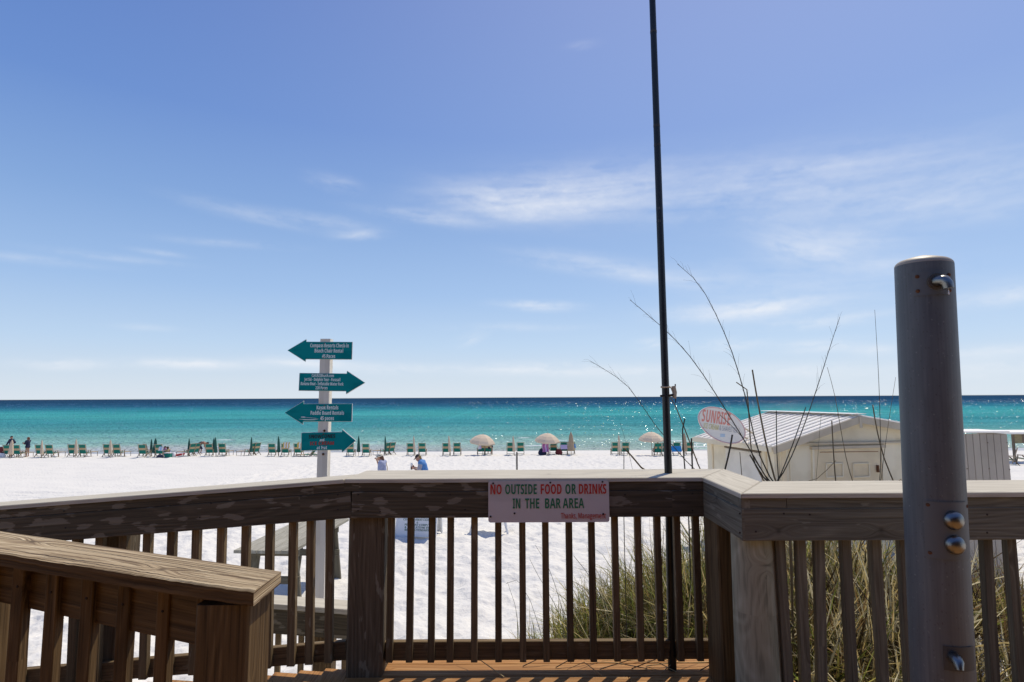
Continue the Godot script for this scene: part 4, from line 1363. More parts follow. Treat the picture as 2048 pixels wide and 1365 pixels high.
func beach_things() -> void:
	# signpost
	var d := 5.6
	var foot := at(640, 1200, d)
	var head := at(653.5, 679, d)
	var gy := sand_y(foot.x, d)
	var post := thing("arrow_signpost", "white square signpost carrying four teal arrow boards", "signpost", Vector3(foot.x, gy, -d))
	var ax := (head - foot).normalized()
	var base := foot + ax * ((gy - 0.2 - foot.y) / ax.y)
	var rel := Vector3(foot.x, gy, -d)
	one_board("post", base - rel, head - rel, 0.098, 0.098, M.white, post, Vector3.BACK, 0.004)
	var boards := [
		["compass", 639, 701.5, 128, 34, 43, 36, false, 1.2, "teal arrow board pointing left at the top of the signpost"],
		["jetski", 663.5, 765, 130, 34, 44, 36, true, 2.0, "teal arrow board pointing right, second from the top of the signpost"],
		["kayak", 636, 826, 132, 34, 44, 36, false, 0.4, "teal arrow board pointing left, third on the signpost, with paddle drawing"],
		["cones", 656.5, 883, 106, 34, 43, 26, true, -1.5, "teal arrow board pointing right, lowest, with black and red lettering"]]
	for b in boards:
		var dd := d - 0.054
		var c := at(b[1], b[2], dd)
		var s := dd * 1.003 / F
		var roll := deg_to_rad(-b[8] * 0.5)
		var o := thing("arrow_sign", b[9], "sign", Vector3(c.x, c.y, -dd), 0.0, "arrow boards on the signpost")
		o.rotation.z = roll
		var st := S()
		plate(st, arrow(b[7], b[3] * s, b[4] * s, b[5] * s, b[6] * s), Transform3D(), 0.012)
		obj("panel", st, M.teal, o)
		var eo := arrow(b[7], b[3] * s + 0.010, b[4] * s + 0.008, b[5] * s + 0.014, b[6] * s + 0.005)
		st = S()
		plate(st, eo, Transform3D(Basis(), Vector3(0, 0, -0.006)), 0.012)
		obj("white_edge", st, M.teal_edge, o)
		var spot := func(px: float, py: float) -> Transform3D: return Transform3D(Basis(), Vector3((px - b[1]) * s, (b[2] - py) * s, 0.001))
		var rows := []
		if b[0] == "compass": rows = [["Compass Resorts Check-in", 658.5, 691.5, 77, 10, 0], ["Beach Chair Rental", 657.5, 702, 57, 10, 0], ["45 Paces", 657.5, 713, 26, 10, 0]]
		if b[0] == "jetski": rows = [["Catch22Beach.com", 645, 752, 44, 8, 0], ["Jet Ski - Dolphin Tour - Parasail", 644.5, 760, 72, 8, 0], ["Banana Boat - Inflatable Water Park", 644, 768.5, 85, 8, 0], ["220 Paces", 643.5, 776.5, 24, 8, 0]]
		if b[0] == "kayak": rows = [["Kayak Rentals", 654, 816, 43, 10, 0], ["Paddle Board Rentals", 654, 826.5, 66, 10, 0], ["45 paces", 654, 837, 27, 10, 0]]
		if b[0] == "cones": rows = [["SNOWCONES", 644, 873.5, 52, 10, 1], ["and", 644, 880.5, 9, 7, 0], ["ICE CREAM", 644, 887, 47, 9, 2], ["at hut", 644, 895.5, 20, 8, 0]]
		for r in rows:
			text("lettering", r[0], r[4] * s * 1.05, spot.call(r[1], r[2]), [M.letter, M.letter_black, M.letter_red][r[5]], o, 1.0, HORIZONTAL_ALIGNMENT_CENTER, true, r[3] * s, "Droid Sans")
		for e in [-14.0, 14.0]:
			var sw := S()
			lathe(sw, spot.call(b[1] + [9, -16, 12, -10][boards.find(b)], b[2] + e) * Transform3D(Basis(Vector3.RIGHT, PI / 2), Vector3.ZERO), [Vector2(0.006, 0), Vector2(0.005, 0.002), Vector2(0.0003, 0.003)], 8)
			obj("screw", sw, M.rust, o)
		if b[0] == "kayak":
			st = S()
			var z := Vector3(0, 0, 0.003)
			var q := func(px: float, py: float) -> Vector3: return spot.call(px, py).origin + z
			tube(st, [q.call(603, 834.5), q.call(609, 834.5), q.call(612, 835), q.call(633, 837)], [0.004, 0.006, 0.0016, 0.0016], 6)
			obj("paddle_drawing", st, M.letter, o)
			st = S()
			tube(st, [q.call(599, 838.5), q.call(612, 839.5), q.call(630, 839.5), q.call(637, 838)], [0.001, 0.004, 0.0035, 0.001], 6)
			obj("board_drawing", st, M.letter, o)
	# rusty bolts on the post, below the boards
	for e in [[648.5, 862], [646, 909]]:
		var q := at(e[0], e[1], d - 0.052)
		var st := S()
		lathe(st, axes(q - rel, Vector3.BACK), [Vector2(0.012, 0), Vector2(0.010, 0.008), Vector2(0.004, 0.012), Vector2(0.0003, 0.0125)], 8)
		obj("rusty_bolt", st, M.rust, post)
	# picnic table
	var nl := at(466, 1101, 7.3)
	var nr := at(584, 1104, 7.25)
	nr.y = nl.y
	var long := Vector3(0.16, 0, -1.9)
	var wide := (nr - nl)
	var mid := (nl + nr) / 2 + long / 2
	var gt := sand_y(mid.x, -mid.z)
	var pt := thing("picnic_table", "grey weathered wooden plank table standing on the sand left of the signpost", "picnic table", Vector3(mid.x, gt, mid.z))
	var o3 := Vector3(mid.x, gt, mid.z)
	for i in 5:
		var a := nl + wide * ((i + 0.5) / 5.0) - o3 - Vector3(0, 0.02, 0)
		one_board("table_plank", a, a + long, wide.length() / 5.0 - 0.008, 0.038, tinted(M.table, Color(1, 1, 1) * rng.randf_range(0.88, 1.0)), pt)
	var th := nl.y - gt
	var wn := wide.normalized()
	for side in [-1, 1]:
		for e in [0.16, 0.84]:
			var c: Vector3 = (nl + nr) / 2 - o3 + long * e
			one_board("leg", Vector3(c.x, 0, c.z) + wn * side * 0.33 + Vector3(0, -0.05, 0), Vector3(c.x, th - 0.04, c.z) + wn * side * 0.24, 0.04, 0.12, M.table_dark, pt, wn)
	for e in [0.16, 0.84]:
		var c: Vector3 = (nl + nr) / 2 - o3 + long * e + Vector3(0, 0, 0.045)
		one_board("brace", Vector3(c.x, 0.39, c.z) - wn * 0.36, Vector3(c.x, 0.39, c.z) + wn * 0.36, 0.038, 0.09, M.table_dark, pt)
		one_board("brace", Vector3(c.x, th - 0.085, c.z) - wn * 0.34, Vector3(c.x, th - 0.085, c.z) + wn * 0.34, 0.038, 0.09, M.table_dark, pt)
	# sandwich board with beach rules
	var sd := 12.2
	var sb := ground_at(840, sd)
	var sg := thing("sandwich_board", "white sandwich board with green beach rules seen under the middle rail", "sign", sb, deg_to_rad(-8))
	for side in [1, -1]:
		var bt := Transform3D(Basis(Vector3.RIGHT, deg_to_rad(-12.0 * side)), Vector3(0, 0, 0.27 * side))
		if side == -1: bt.basis = bt.basis * Basis(Vector3.UP, PI)
		var st := S()
		plate(st, PackedVector2Array([Vector2(-0.40, 0.03), Vector2(0.40, 0.03), Vector2(0.40, 1.2), Vector2(-0.40, 1.2)]), bt, 0.02)
		obj("panel", st, M.plastic, sg)
		for e in [[-0.43, -0.40], [0.40, 0.43]]:
			st = S()
			plate(st, PackedVector2Array([Vector2(e[0], 0.0), Vector2(e[1], 0.0), Vector2(e[1], 1.22), Vector2(e[0], 1.22)]), bt * Transform3D(Basis(), Vector3(0, 0, 0.006)), 0.05)
			obj("leg", st, M.plastic, sg)
		if side == 1:
			var y := 0.46
			for row in ["HAVE LEAVE ONLY", "FOOTPRINTS BEHIND", "COMING AWAY CLEAN", "o", "PETS MUST COMPLY", "& REGULATIONS BY", "BEACH ATTENDANT"]:
				text("lettering", row, 0.056, bt * Transform3D(Basis(), Vector3(0.02, y, 0.001)), M.text_green, sg, 1.0, HORIZONTAL_ALIGNMENT_CENTER, true)
				y -= 0.05
	# low white plastic table
	var tb := ground_at(978, 12.6)
	var tt := thing("plastic_table", "low white plastic table standing on sand beside the sandwich board", "table", tb, deg_to_rad(4))
	var ts := S()
	board(ts, Vector3(-0.36, 0.40, 0), Vector3(0.36, 0.40, 0), 0.6, 0.03, Vector3.UP, 0.01)
	obj("table_top", ts, M.plastic, tt)
	for sx in [-1, 1]:
		for sz in [-1, 1]:
			ts = S()
			tube(ts, [Vector3(0.32 * sx, 0.39, 0.25 * sz), Vector3(0.34 * sx, 0.2, 0.265 * sz), Vector3(0.40 * sx, -0.04, 0.29 * sz)], [0.035, 0.028, 0.022], 10)
			obj("leg", ts, M.plastic, tt)
	# weathered piling stub and a marker stake
	var pl := at(222, 1088, 5.4)
	var pg := sand_y(pl.x, 5.4)
	var ps := thing("piling_stub", "pale weathered piling with rounded top behind the ramp rail", "piling", Vector3(pl.x, pg, -5.4))
	var st2 := S()
	lathe(st2, Transform3D(), [Vector2(0.062, -0.2), Vector2(0.06, pl.y - pg - 0.05), Vector2(0.052, pl.y - pg), Vector2(0.03, pl.y - pg + 0.035), Vector2(0.0005, pl.y - pg + 0.045)], 18)
	obj("pile", st2, M.post_pale, ps)
	var mk := ground_at(1034, 20)
	var ms := thing("marker_stake", "thin dark stake with pale edge standing alone in the sand", "stake", mk)
	var mt := at(1034, 905, 20).y - mk.y
	one_board("stake", Vector3(0, -0.2, 0), Vector3(0, mt, 0), 0.045, 0.03, M.dark, ms, Vector3.BACK)
	one_board("pale_edge", Vector3(-0.032, -0.2, 0), Vector3(-0.032, mt, 0), 0.018, 0.03, M.white, ms, Vector3.BACK)

# ------------------------------------------------------------------ hut, shed, pavilion
func hut_and_shed() -> void:
	var eye := 1.51
	var c0 := at(1545, 893, 10.0)                   # near left eave corner
	var back := Vector3(-0.55, 0, -2.5)             # along the ridge, away from us
	var across := Vector3(0.977, 0, -0.215)
	var rise := 0.507
	var ridge0 := c0 + across * 1.79
	ridge0.y = c0.y + rise
	var r0 := c0 + across * 4.02
	r0.y = c0.y + rise - 0.36
	var hut := thing("snack_hut", "cream painted hut with ribbed white metal gable roof beyond the right rail", "hut", Vector3(c0.x, sand_y(c0.x, 10.0), c0.z))
	var o := hut.position
	var ov := 0.22                                   # overhang at the eaves
	var oh := 0.20                                   # overhang at the gable
	var bk := back.normalized()
	var wl := c0 + across * ov + bk * oh             # front left wall corner
	var wr := c0 + across * (4.02 - ov) + bk * oh
	var L0 := 2.56 - 2 * oh
	var gl := o.y - 0.1
	var wt := 0.09
	# walls (the left, the back and the right), then the front with its gable and hatch
	var eave_l := c0.y + rise * ov / 1.79 - 0.06
	var eave_r := r0.y + 0.36 * ov / 2.23 - 0.06
	var walls := S()
	var wallbox := func(st: SurfaceTool, a: Vector3, b: Vector3, y0: float, ya: float, yb: float, th: float) -> void:
		var n := Vector3(-(b - a).z, 0, (b - a).x).normalized()
		for s in [1, -1]:
			var off: Vector3 = n * (th / 2 * s)
			flat(st, [Vector3(a.x, y0, a.z) + off - o, Vector3(b.x, y0, b.z) + off - o, Vector3(b.x, yb, b.z) + off - o, Vector3(a.x, ya, a.z) + off - o], n * s)
		var off := n * th / 2
		flat(st, [Vector3(a.x, ya, a.z) + off - o, Vector3(b.x, yb, b.z) + off - o, Vector3(b.x, yb, b.z) - off - o, Vector3(a.x, ya, a.z) - off - o], Vector3.UP)
		for e in [[a, ya, (a - b).normalized()], [b, yb, (b - a).normalized()]]:
			var p: Vector3 = e[0]
			flat(st, [Vector3(p.x, y0, p.z) + off - o, Vector3(p.x, y0, p.z) - off - o, Vector3(p.x, e[1], p.z) - off - o, Vector3(p.x, e[1], p.z) + off - o], e[2])
	wallbox.call(walls, wl, wl + bk * L0, gl, eave_l, eave_l, wt)
	wallbox.call(walls, wr, wr + bk * L0, gl, eave_r, eave_r, wt)
	wallbox.call(walls, wl + bk * L0 + across * 0.05, wr + bk * L0 - across * 0.05, gl, eave_l, eave_l, wt)
	obj("wall", walls, M.hut_wall, hut)
	var fr := S()
	wallbox.call(fr, wl + across * 0.05, wr - across * 0.05, gl, eave_l - 0.02, eave_l - 0.02, wt)
	obj("front_wall", fr, M.hut_wall, hut)
	var gb := S()
	var nf := Vector3(-across.z, 0, across.x).normalized()
	if nf.z < 0: nf = -nf
	var gp := [wl + across * 0.05, wr - across * 0.05, ridge0 + bk * oh]
	var gv := [Vector3(gp[0].x, eave_l - 0.02, gp[0].z), Vector3(gp[1].x, eave_l - 0.02, gp[1].z), Vector3(gp[1].x, eave_r + 0.0, gp[1].z), Vector3(gp[2].x, ridge0.y - 0.07, gp[2].z)]
	for s in [1, -1]:
		var off: Vector3 = nf * (0.03 * s + 0.012) - o
		flat(gb, [gv[0] + off, gv[1] + off, gv[2] + off, gv[3] + off], nf * s)
	flat(gb, [gv[0] + nf * 0.042 - o, gv[1] + nf * 0.042 - o, gv[1] - nf * 0.018 - o, gv[0] - nf * 0.018 - o], Vector3.DOWN)
	obj("gable", gb, M.hut_wall, hut)
	# trim on the front: frieze line, corner boards, hatch frame and door
	var face := func(px: float, py: float, out: float) -> Vector3:     # a point on the front wall as the eye sees it there
		var dir := at(px, py, 10.0) - cam.position
		var pw := wl + nf * (wt / 2 + out)
		var t := (pw - cam.position).dot(nf) / dir.dot(nf)
		return cam.position + dir * t - o
	var strip := func(called: String, a: Vector2, b: Vector2, w: float, th: float, m: Material, parent: Node) -> void:
		one_board(called, face.call(a.x, a.y, th / 2), face.call(b.x, b.y, th / 2), w, th, m, parent, nf, 0.002)
	strip.call("frieze_strip", Vector2(1578, 889), Vector2(1812, 885), 0.03, 0.05, M.trim, hut)
	strip.call("corner_board", Vector2(1567, 893), Vector2(1572, 1000), 0.09, 0.014, M.hut_door, hut)
	strip.call("corner_board", Vector2(1580, 893), Vector2(1584, 1000), 0.03, 0.022, M.hut_wall, hut)
	var hatch := put("hatch_door", null, null, hut)
	var hs := S()
	var hq := func(px: float, py: float, out: float) -> Vector3: return face.call(px, py, out)
	for s in [0.018]:
		flat(hs, [hq.call(1628, 899, s), hq.call(1762, 895, s), hq.call(1768, 1010, s), hq.call(1630, 1012, s)], nf)
		flat(hs, [hq.call(1628, 899, s), hq.call(1762, 895, s), hq.call(1762, 895, 0.0), hq.call(1628, 899, 0.0)], Vector3.UP)
		flat(hs, [hq.call(1628, 899, s), hq.call(1630, 1012, s), hq.call(1630, 1012, 0.0), hq.call(1628, 899, 0.0)], -across)
		flat(hs, [hq.call(1762, 895, s), hq.call(1768, 1010, s), hq.call(1768, 1010, 0.0), hq.call(1762, 895, 0.0)], across)
	hatch.mesh = hs.commit()
	hatch.material_override = M.hut_door
	strip.call("frame", Vector2(1622, 897), Vector2(1770, 893), 0.05, 0.055, M.trim, hatch)
	strip.call("frame", Vector2(1626, 899), Vector2(1628, 1005), 0.04, 0.035, M.hut_wall, hatch)
	strip.call("frame", Vector2(1764, 896), Vector2(1770, 1005), 0.04, 0.035, M.hut_wall, hatch)
	strip.call("rust_strip", Vector2(1640, 905), Vector2(1756, 903.5), 0.014, 0.024, tinted(M.rust, lin(0.35, 0.20, 0.11)), hatch)
	for e in [[1652, 1685], [1706, 1738]]:
		for q in [[Vector2(e[0], 928), Vector2(e[1], 927)], [Vector2(e[0], 955), Vector2(e[1], 954)], [Vector2(e[0], 928), Vector2(e[0] + 1, 955)], [Vector2(e[1], 927), Vector2(e[1] + 1, 954)]]:
			strip.call("moulding", q[0], q[1], 0.022, 0.036, M.hut_wall, hatch)
	strip.call("latch", Vector2(1755, 931), Vector2(1756, 945), 0.03, 0.06, M.rust, hatch)
	# left wall panel, seen edge-on: battens and a window board
	for e in [0.22, 0.95, 1.05, 1.95]:
		var p: Vector3 = wl + bk * L0 * e / 2.16 - across * (wt / 2 + 0.008) - o
		one_board("batten", Vector3(p.x, gl - o.y, p.z), Vector3(p.x, eave_l - 0.05 - o.y, p.z), 0.05, 0.016, M.hut_door, hut, -across)
	var w0: Vector3 = wl + bk * 0.35 - across * (wt / 2 + 0.012) - o
	var w1: Vector3 = wl + bk * 1.45 - across * (wt / 2 + 0.012) - o
	one_board("window_shutter", Vector3(w0.x, eave_l - 0.55 - o.y, w0.z), Vector3(w1.x, eave_l - 0.55 - o.y, w1.z), 0.024, 0.75, M.white, hut)
	one_board("shutter_rail", Vector3(w0.x, eave_l - 0.15 - o.y, w0.z) - across * 0.012, Vector3(w1.x, eave_l - 0.15 - o.y, w1.z) - across * 0.012, 0.05, 0.03, M.frame_dark, hut)
	# roof: two sheets with ribs, a ridge cap, rake boards
	var sheet := func(e0: Vector3, q0: Vector3, called: String) -> MeshInstance3D:
		var st := S()
		var e1 := e0 + bk * 2.56
		var q1 := q0 + bk * 2.56
		var n := (q0 - e0).cross(bk).normalized()
		if n.y < 0: n = -n
		flat(st, [e0 - o, q0 - o, q1 - o, e1 - o], n)
		var dn := -n * 0.04
		flat(st, [e0 + dn - o, q0 + dn - o, q1 + dn - o, e1 + dn - o], -n)
		flat(st, [e0 - o, e1 - o, e1 + dn - o, e0 + dn - o], (e0 - q0).normalized())
		flat(st, [e0 - o, q0 - o, q0 + dn - o, e0 + dn - o], -bk)
		flat(st, [e1 - o, q1 - o, q1 + dn - o, e1 + dn - o], bk)
		var m: MeshInstance3D = obj(called, st, M.roof, hut)
		var k := 13
		for i in k:
			var p := bk * (2.56 * (i + 0.35) / k)
			one_board("rib", e0 + p + n * 0.012 - o, q0 + p + n * 0.012 - o, 0.030, 0.018, M.roof, m, n, 0.007)
			one_board("rib", e0 + p + bk * 0.09 + n * 0.003 - o, q0 + p + bk * 0.09 + n * 0.003 - o, 0.016, 0.010, M.roof, m, n, 0.003)
		return m
	sheet.call(c0, ridge0, "roof")
	sheet.call(r0, ridge0, "roof")
	var rc := S()
	board(rc, ridge0 + Vector3(0, 0.025, 0) - bk * 0.02 - o, ridge0 + Vector3(0, 0.025, 0) + bk * 2.58 - o, 0.26, 0.014, Vector3.UP, 0.004)
	obj("ridge_cap", rc, M.roof, hut)
	for e in [[c0, ridge0], [r0, ridge0]]:
		one_board("rake_board", e[0] + nf * 0.016 + Vector3(0, -0.075, 0) - o, e[1] + nf * 0.016 + Vector3(0, -0.075, 0) - o, 0.028, 0.125, M.trim, hut)
	one_board("eave_board", c0 - across * 0.012 + Vector3(0, -0.06, 0) - o, c0 - across * 0.012 + back * 1.02 + Vector3(0, -0.06, 0) - o, 0.02, 0.09, M.hut_wall, hut)
	one_board("ridge_bracket", ridge0 + nf * 0.035 + Vector3(0, -0.02, 0) - o, ridge0 + nf * 0.035 + Vector3(0, -0.22, 0) - o, 0.06, 0.012, M.trim, hut, nf)
	# oval sign held out from the hut's left eave
	var SD := 10.75
	var sc := at(1444, 851, SD)
	var sg := thing("oval_sign", "white oval board lettered in red held out beside the hut's left eave", "sign", sc, deg_to_rad(-4))
	var s := SD * 1.002 / F
	var lean := Basis(Vector3.BACK, deg_to_rad(-30))
	var el := PackedVector2Array()
	for i in 40:
		var a := TAU * i / 40
		var q := lean * Vector3(cos(a) * 49.5 * s, sin(a) * 31.0 * s, 0)
		el.append(Vector2(q.x, q.y))
	var st := S()
	plate(st, el, Transform3D(), 0.03)
	obj("panel", st, mat(lin(0.84, 0.79, 0.70), 0.6), sg)
	st = S()
	var rim := []
	var rad := []
	for i in 41:
		var a := TAU * i / 40
		rim.append(lean * Vector3(cos(a) * 48.3 * s, sin(a) * 29.8 * s, 0) + Vector3(0, 0, 0.002))
		rad.append(0.010)
	tube(st, rim, rad, 6, false)
	obj("border", st, tinted(M.pink, lin(0.66, 0.42, 0.42)), sg)
	var slope := Basis(Vector3.BACK, deg_to_rad(-9))
	var put_text := func(words: String, px: float, py: float, tall: float, wide: float, m: Material) -> void:
		text("lettering", words, tall * s, Transform3D(slope, Vector3((px - 1444) * s, (851 - py) * s, 0.003)), m, sg, 1.0, HORIZONTAL_ALIGNMENT_CENTER, tall > 20, wide * s)
	put_text.call("SUNRISE", 1434, 836, 34, 55, mat(lin(0.78, 0.30, 0.23), 0.7))
	put_text.call("ICE CREAM", 1423, 854, 13, 29, mat(lin(0.62, 0.52, 0.14), 0.7))
	put_text.call("& SHAVED ICE", 1456, 859, 13, 34, mat(lin(0.42, 0.43, 0.44), 0.7))
	st = S()
	plate(st, PackedVector2Array([Vector2(-4 * s, -23 * s), Vector2(5 * s, -23 * s), Vector2(5 * s, -17 * s), Vector2(-4 * s, -17 * s)]), Transform3D(Basis(), Vector3(0, 0, 0.002)), 0.004)
	obj("blue_mark", st, tinted(M.vest_pale, lin(0.50, 0.62, 0.72)), sg)
	for y in [-0.12, 0.05]:
		var br := S()
		tube(br, [Vector3(0.05, y, -0.03), Vector3(0.30, y - 0.02, -0.12), Vector3(0.66, y - 0.22, -0.3)], [0.016, 0.016, 0.016], 8)
		obj("bracket", br, M.trim, sg)
	# plank shed behind the shower column
	var q0 := at(1890, 867, 8.5)
	var q1 := at(2015, 864.5, 8.5)
	q0.y = q1.y
	var gy := sand_y(q1.x, 8.5)
	var sh := thing("plank_shed", "grey shed of vertical planks with flat roof right of the shower column", "shed", Vector3(q1.x, gy, q1.z))
	var so := sh.position
	var n := 9
	for i in n:
		var a := q0.lerp(q1, (i + 0.5) / n) - so
		one_board("plank", Vector3(a.x, -0.1, a.z - 0.01 - rng.randf() * 0.002), Vector3(a.x, q1.y - so.y - 0.02 - 0.004 * absf(i - 4), a.z - 0.01), q0.distance_to(q1) / n - 0.006, 0.02, tinted(M.shed, Color(1, 1, 1) * rng.randf_range(0.93, 1.0)), sh, Vector3.BACK)
	for i in 5:
		one_board("plank", Vector3(0.0, -0.1, -0.08 - 0.105 * i), Vector3(0.0, q1.y - so.y - 0.03, -0.08 - 0.105 * i), 0.02, 0.099, M.shed, sh, Vector3.BACK)
	one_board("backing", Vector3(q0.x - so.x, (q1.y - so.y) / 2, -0.032), Vector3(-0.012, (q1.y - so.y) / 2, -0.032), 0.012, q1.y - so.y - 0.1, M.dark, sh)
	one_board("roof_edge", Vector3(q0.x - so.x - 0.1, q1.y - so.y + 0.0, -0.27), Vector3(0.02, q1.y - so.y + 0.0, -0.27), 0.58, 0.025, M.roof, sh)
	for e in [[1918, 887], [1976, 886], [2015, 886], [1935, 938], [1979, 938], [2020, 940]]:
		var p := at(e[0], e[1], 8.5) - so
		var bs := S()
		lathe(bs, axes(p, Vector3.BACK), [Vector2(0.009, 0), Vector2(0.007, 0.006), Vector2(0.0003, 0.008)], 8)
		obj("bolt", bs, M.frame_dark, sh)
	# far pavilion at the right edge
	var p0 := ground_at(2042, 38)
	var pv := thing("far_pavilion", "small flat roofed shack far off at the right edge of the beach", "shack", p0)
	var hh := at(2042, 866, 38).y - p0.y
	one_board("roof", Vector3(-1.0, hh, -0.8), Vector3(3.6, hh, -0.8), 2.6, 0.12, M.roof, pv)
	one_board("wall", Vector3(-0.4, hh - 0.38, 0.0), Vector3(0.15, hh - 0.38, 0.0), 0.08, 0.60, tinted(M.table, lin(0.75, 0.68, 0.5)), pv)
	one_board("wall", Vector3(0.15, hh - 0.38, -0.02), Vector3(2.4, hh - 0.38, -0.02), 0.08, 0.60, M.frame_dark, pv)
	for x in [-0.4, 2.4]:
		for z in [-1.6, 0.0]:
			one_board("post", Vector3(x, -0.3, z), Vector3(x, hh, z), 0.12, 0.12, M.frame_dark, pv, Vector3.BACK)

# ------------------------------------------------------------------ the row of chairs and umbrellas
var chair0: Node3D
func make_chair() -> Node3D:
	var o := Node3D.new()                            # faces -z; origin on the sand under the seat
	var w := 0.29
	var b0 := Vector3(0, 0.30, 0.22)
	var b1 := Vector3(0, 1.03, 0.40)
	var bd := (b1 - b0).normalized()
	var bn := Vector3(1, 0, 0).cross(bd).normalized()
	var strip := func(called: String, t0: float, t1: float, m: Material) -> void:
		var st := S()
		board(st, b0.lerp(b1, t0), b0.lerp(b1, t1), w * 2 - 0.08, 0.012, bn)
		obj(called, st, m, o)
	strip.call("backrest", 0.02, 0.40, M.chair_green)
	strip.call("tan_band", 0.40, 0.63, M.tan)
	strip.call("backrest", 0.63, 0.97, M.chair_green)
	var st := S()
	board(st, Vector3(0, 0.30, 0.2), Vector3(0, 0.38, -0.42), w * 2 - 0.08, 0.012)
	obj("seat", st, M.chair_green, o)
	for s in [-1, 1]:
		var x: float = w * s
		one_board("back_frame", Vector3(x, 0.10, 0.12), b1 + Vector3(x, 0.03, 0.015), 0.035, 0.045, M.frame, o, bn)
		one_board("seat_frame", Vector3(x, 0.29, 0.26), Vector3(x, 0.39, -0.46), 0.035, 0.045, M.frame, o)
		one_board("armrest", Vector3(x * 1.12, 0.52, 0.36), Vector3(x * 1.12, 0.54, -0.28), 0.06, 0.025, M.frame, o)
		one_board("leg", Vector3(x, -0.05, 0.50), Vector3(x, 0.52, -0.02), 0.035, 0.045, M.frame_dark, o)
		one_board("leg", Vector3(x, -0.05, -0.34), Vector3(x, 0.53, -0.22), 0.035, 0.045, M.frame_dark, o)
	for e in [[0.12, 0.13], [1.03, 0.41]]:
		one_board("rail", Vector3(-w, e[0], e[1]), Vector3(w, e[0], e[1]), 0.03, 0.03, M.frame, o)
	return o

func chair(px: float, d: float, turn: float, label: String, footrest := false, low := 0.0) -> Node3D:
	var o: Node3D = chair0.duplicate()
	o.name = numbered("beach_chair")
	add_child(o, true)
	o.position = ground_at(px, d)
	o.rotation.y = deg_to_rad(turn)
	tag(o, label, "beach chair", "wooden beach chairs along the water")
	if low > 0: o.scale = Vector3(1, low, 1)
	if footrest:
		for s in [-1, 1]:
			one_board("footrest_rail", Vector3(0.27 * s, 0.36, -0.42), Vector3(0.27 * s, 0.33, -1.15), 0.035, 0.04, M.frame, o)
			one_board("footrest_leg", Vector3(0.27 * s, -0.05, -1.08), Vector3(0.27 * s, 0.34, -1.08), 0.03, 0.03, M.frame_dark, o, Vector3.BACK)
		one_board("footrest", Vector3(0, 0.375, -0.44), Vector3(0, 0.345, -1.14), 0.48, 0.012, M.tan, o)
	return o

func umbrella(px: float, d: float, top_py: float, m: Material, label: String, lean := 0.0, fat := 0.10, m2: Material = null) -> Node3D:
	var p := ground_at(px, d)
	var h := at(px, top_py, d).y - p.y
	var o := thing("closed_umbrella", label, "umbrella", p, 0.0, "closed umbrellas along the water")
	o.rotation.z = deg_to_rad(-lean)
	var st := S()
	lathe(st, Transform3D(), [Vector2(fat * 0.75, h * 0.20), Vector2(fat * 1.0, h * 0.24), Vector2(fat * 0.85, h * 0.45), Vector2(fat * 0.72, h * 0.62), Vector2(fat * 0.5, h * 0.85), Vector2(0.025, h * 0.985), Vector2(0.003, h)], 24, 0.16, 8)
	obj("folded_canopy", st, m, o)
	st = S()
	tube(st, [Vector3(0, -0.3, 0), Vector3(0, h * 0.9, 0)], [0.022, 0.022], 8)
	obj("pole", st, M.frame, o)
	st = S()
	tube(st, [Vector3(0, h * 0.99, 0), Vector3(0, h + 0.05, 0)], [0.014, 0.008], 8)
	obj("tip", st, M.frame_dark, o)
	if m2:
		st = S()
		tube(st, [Vector3(0, h * 0.52, 0), Vector3(0, h * 0.55, 0)], [fat * 0.84, fat * 0.83], 16, false)
		obj("tie", st, m2, o)
	return o

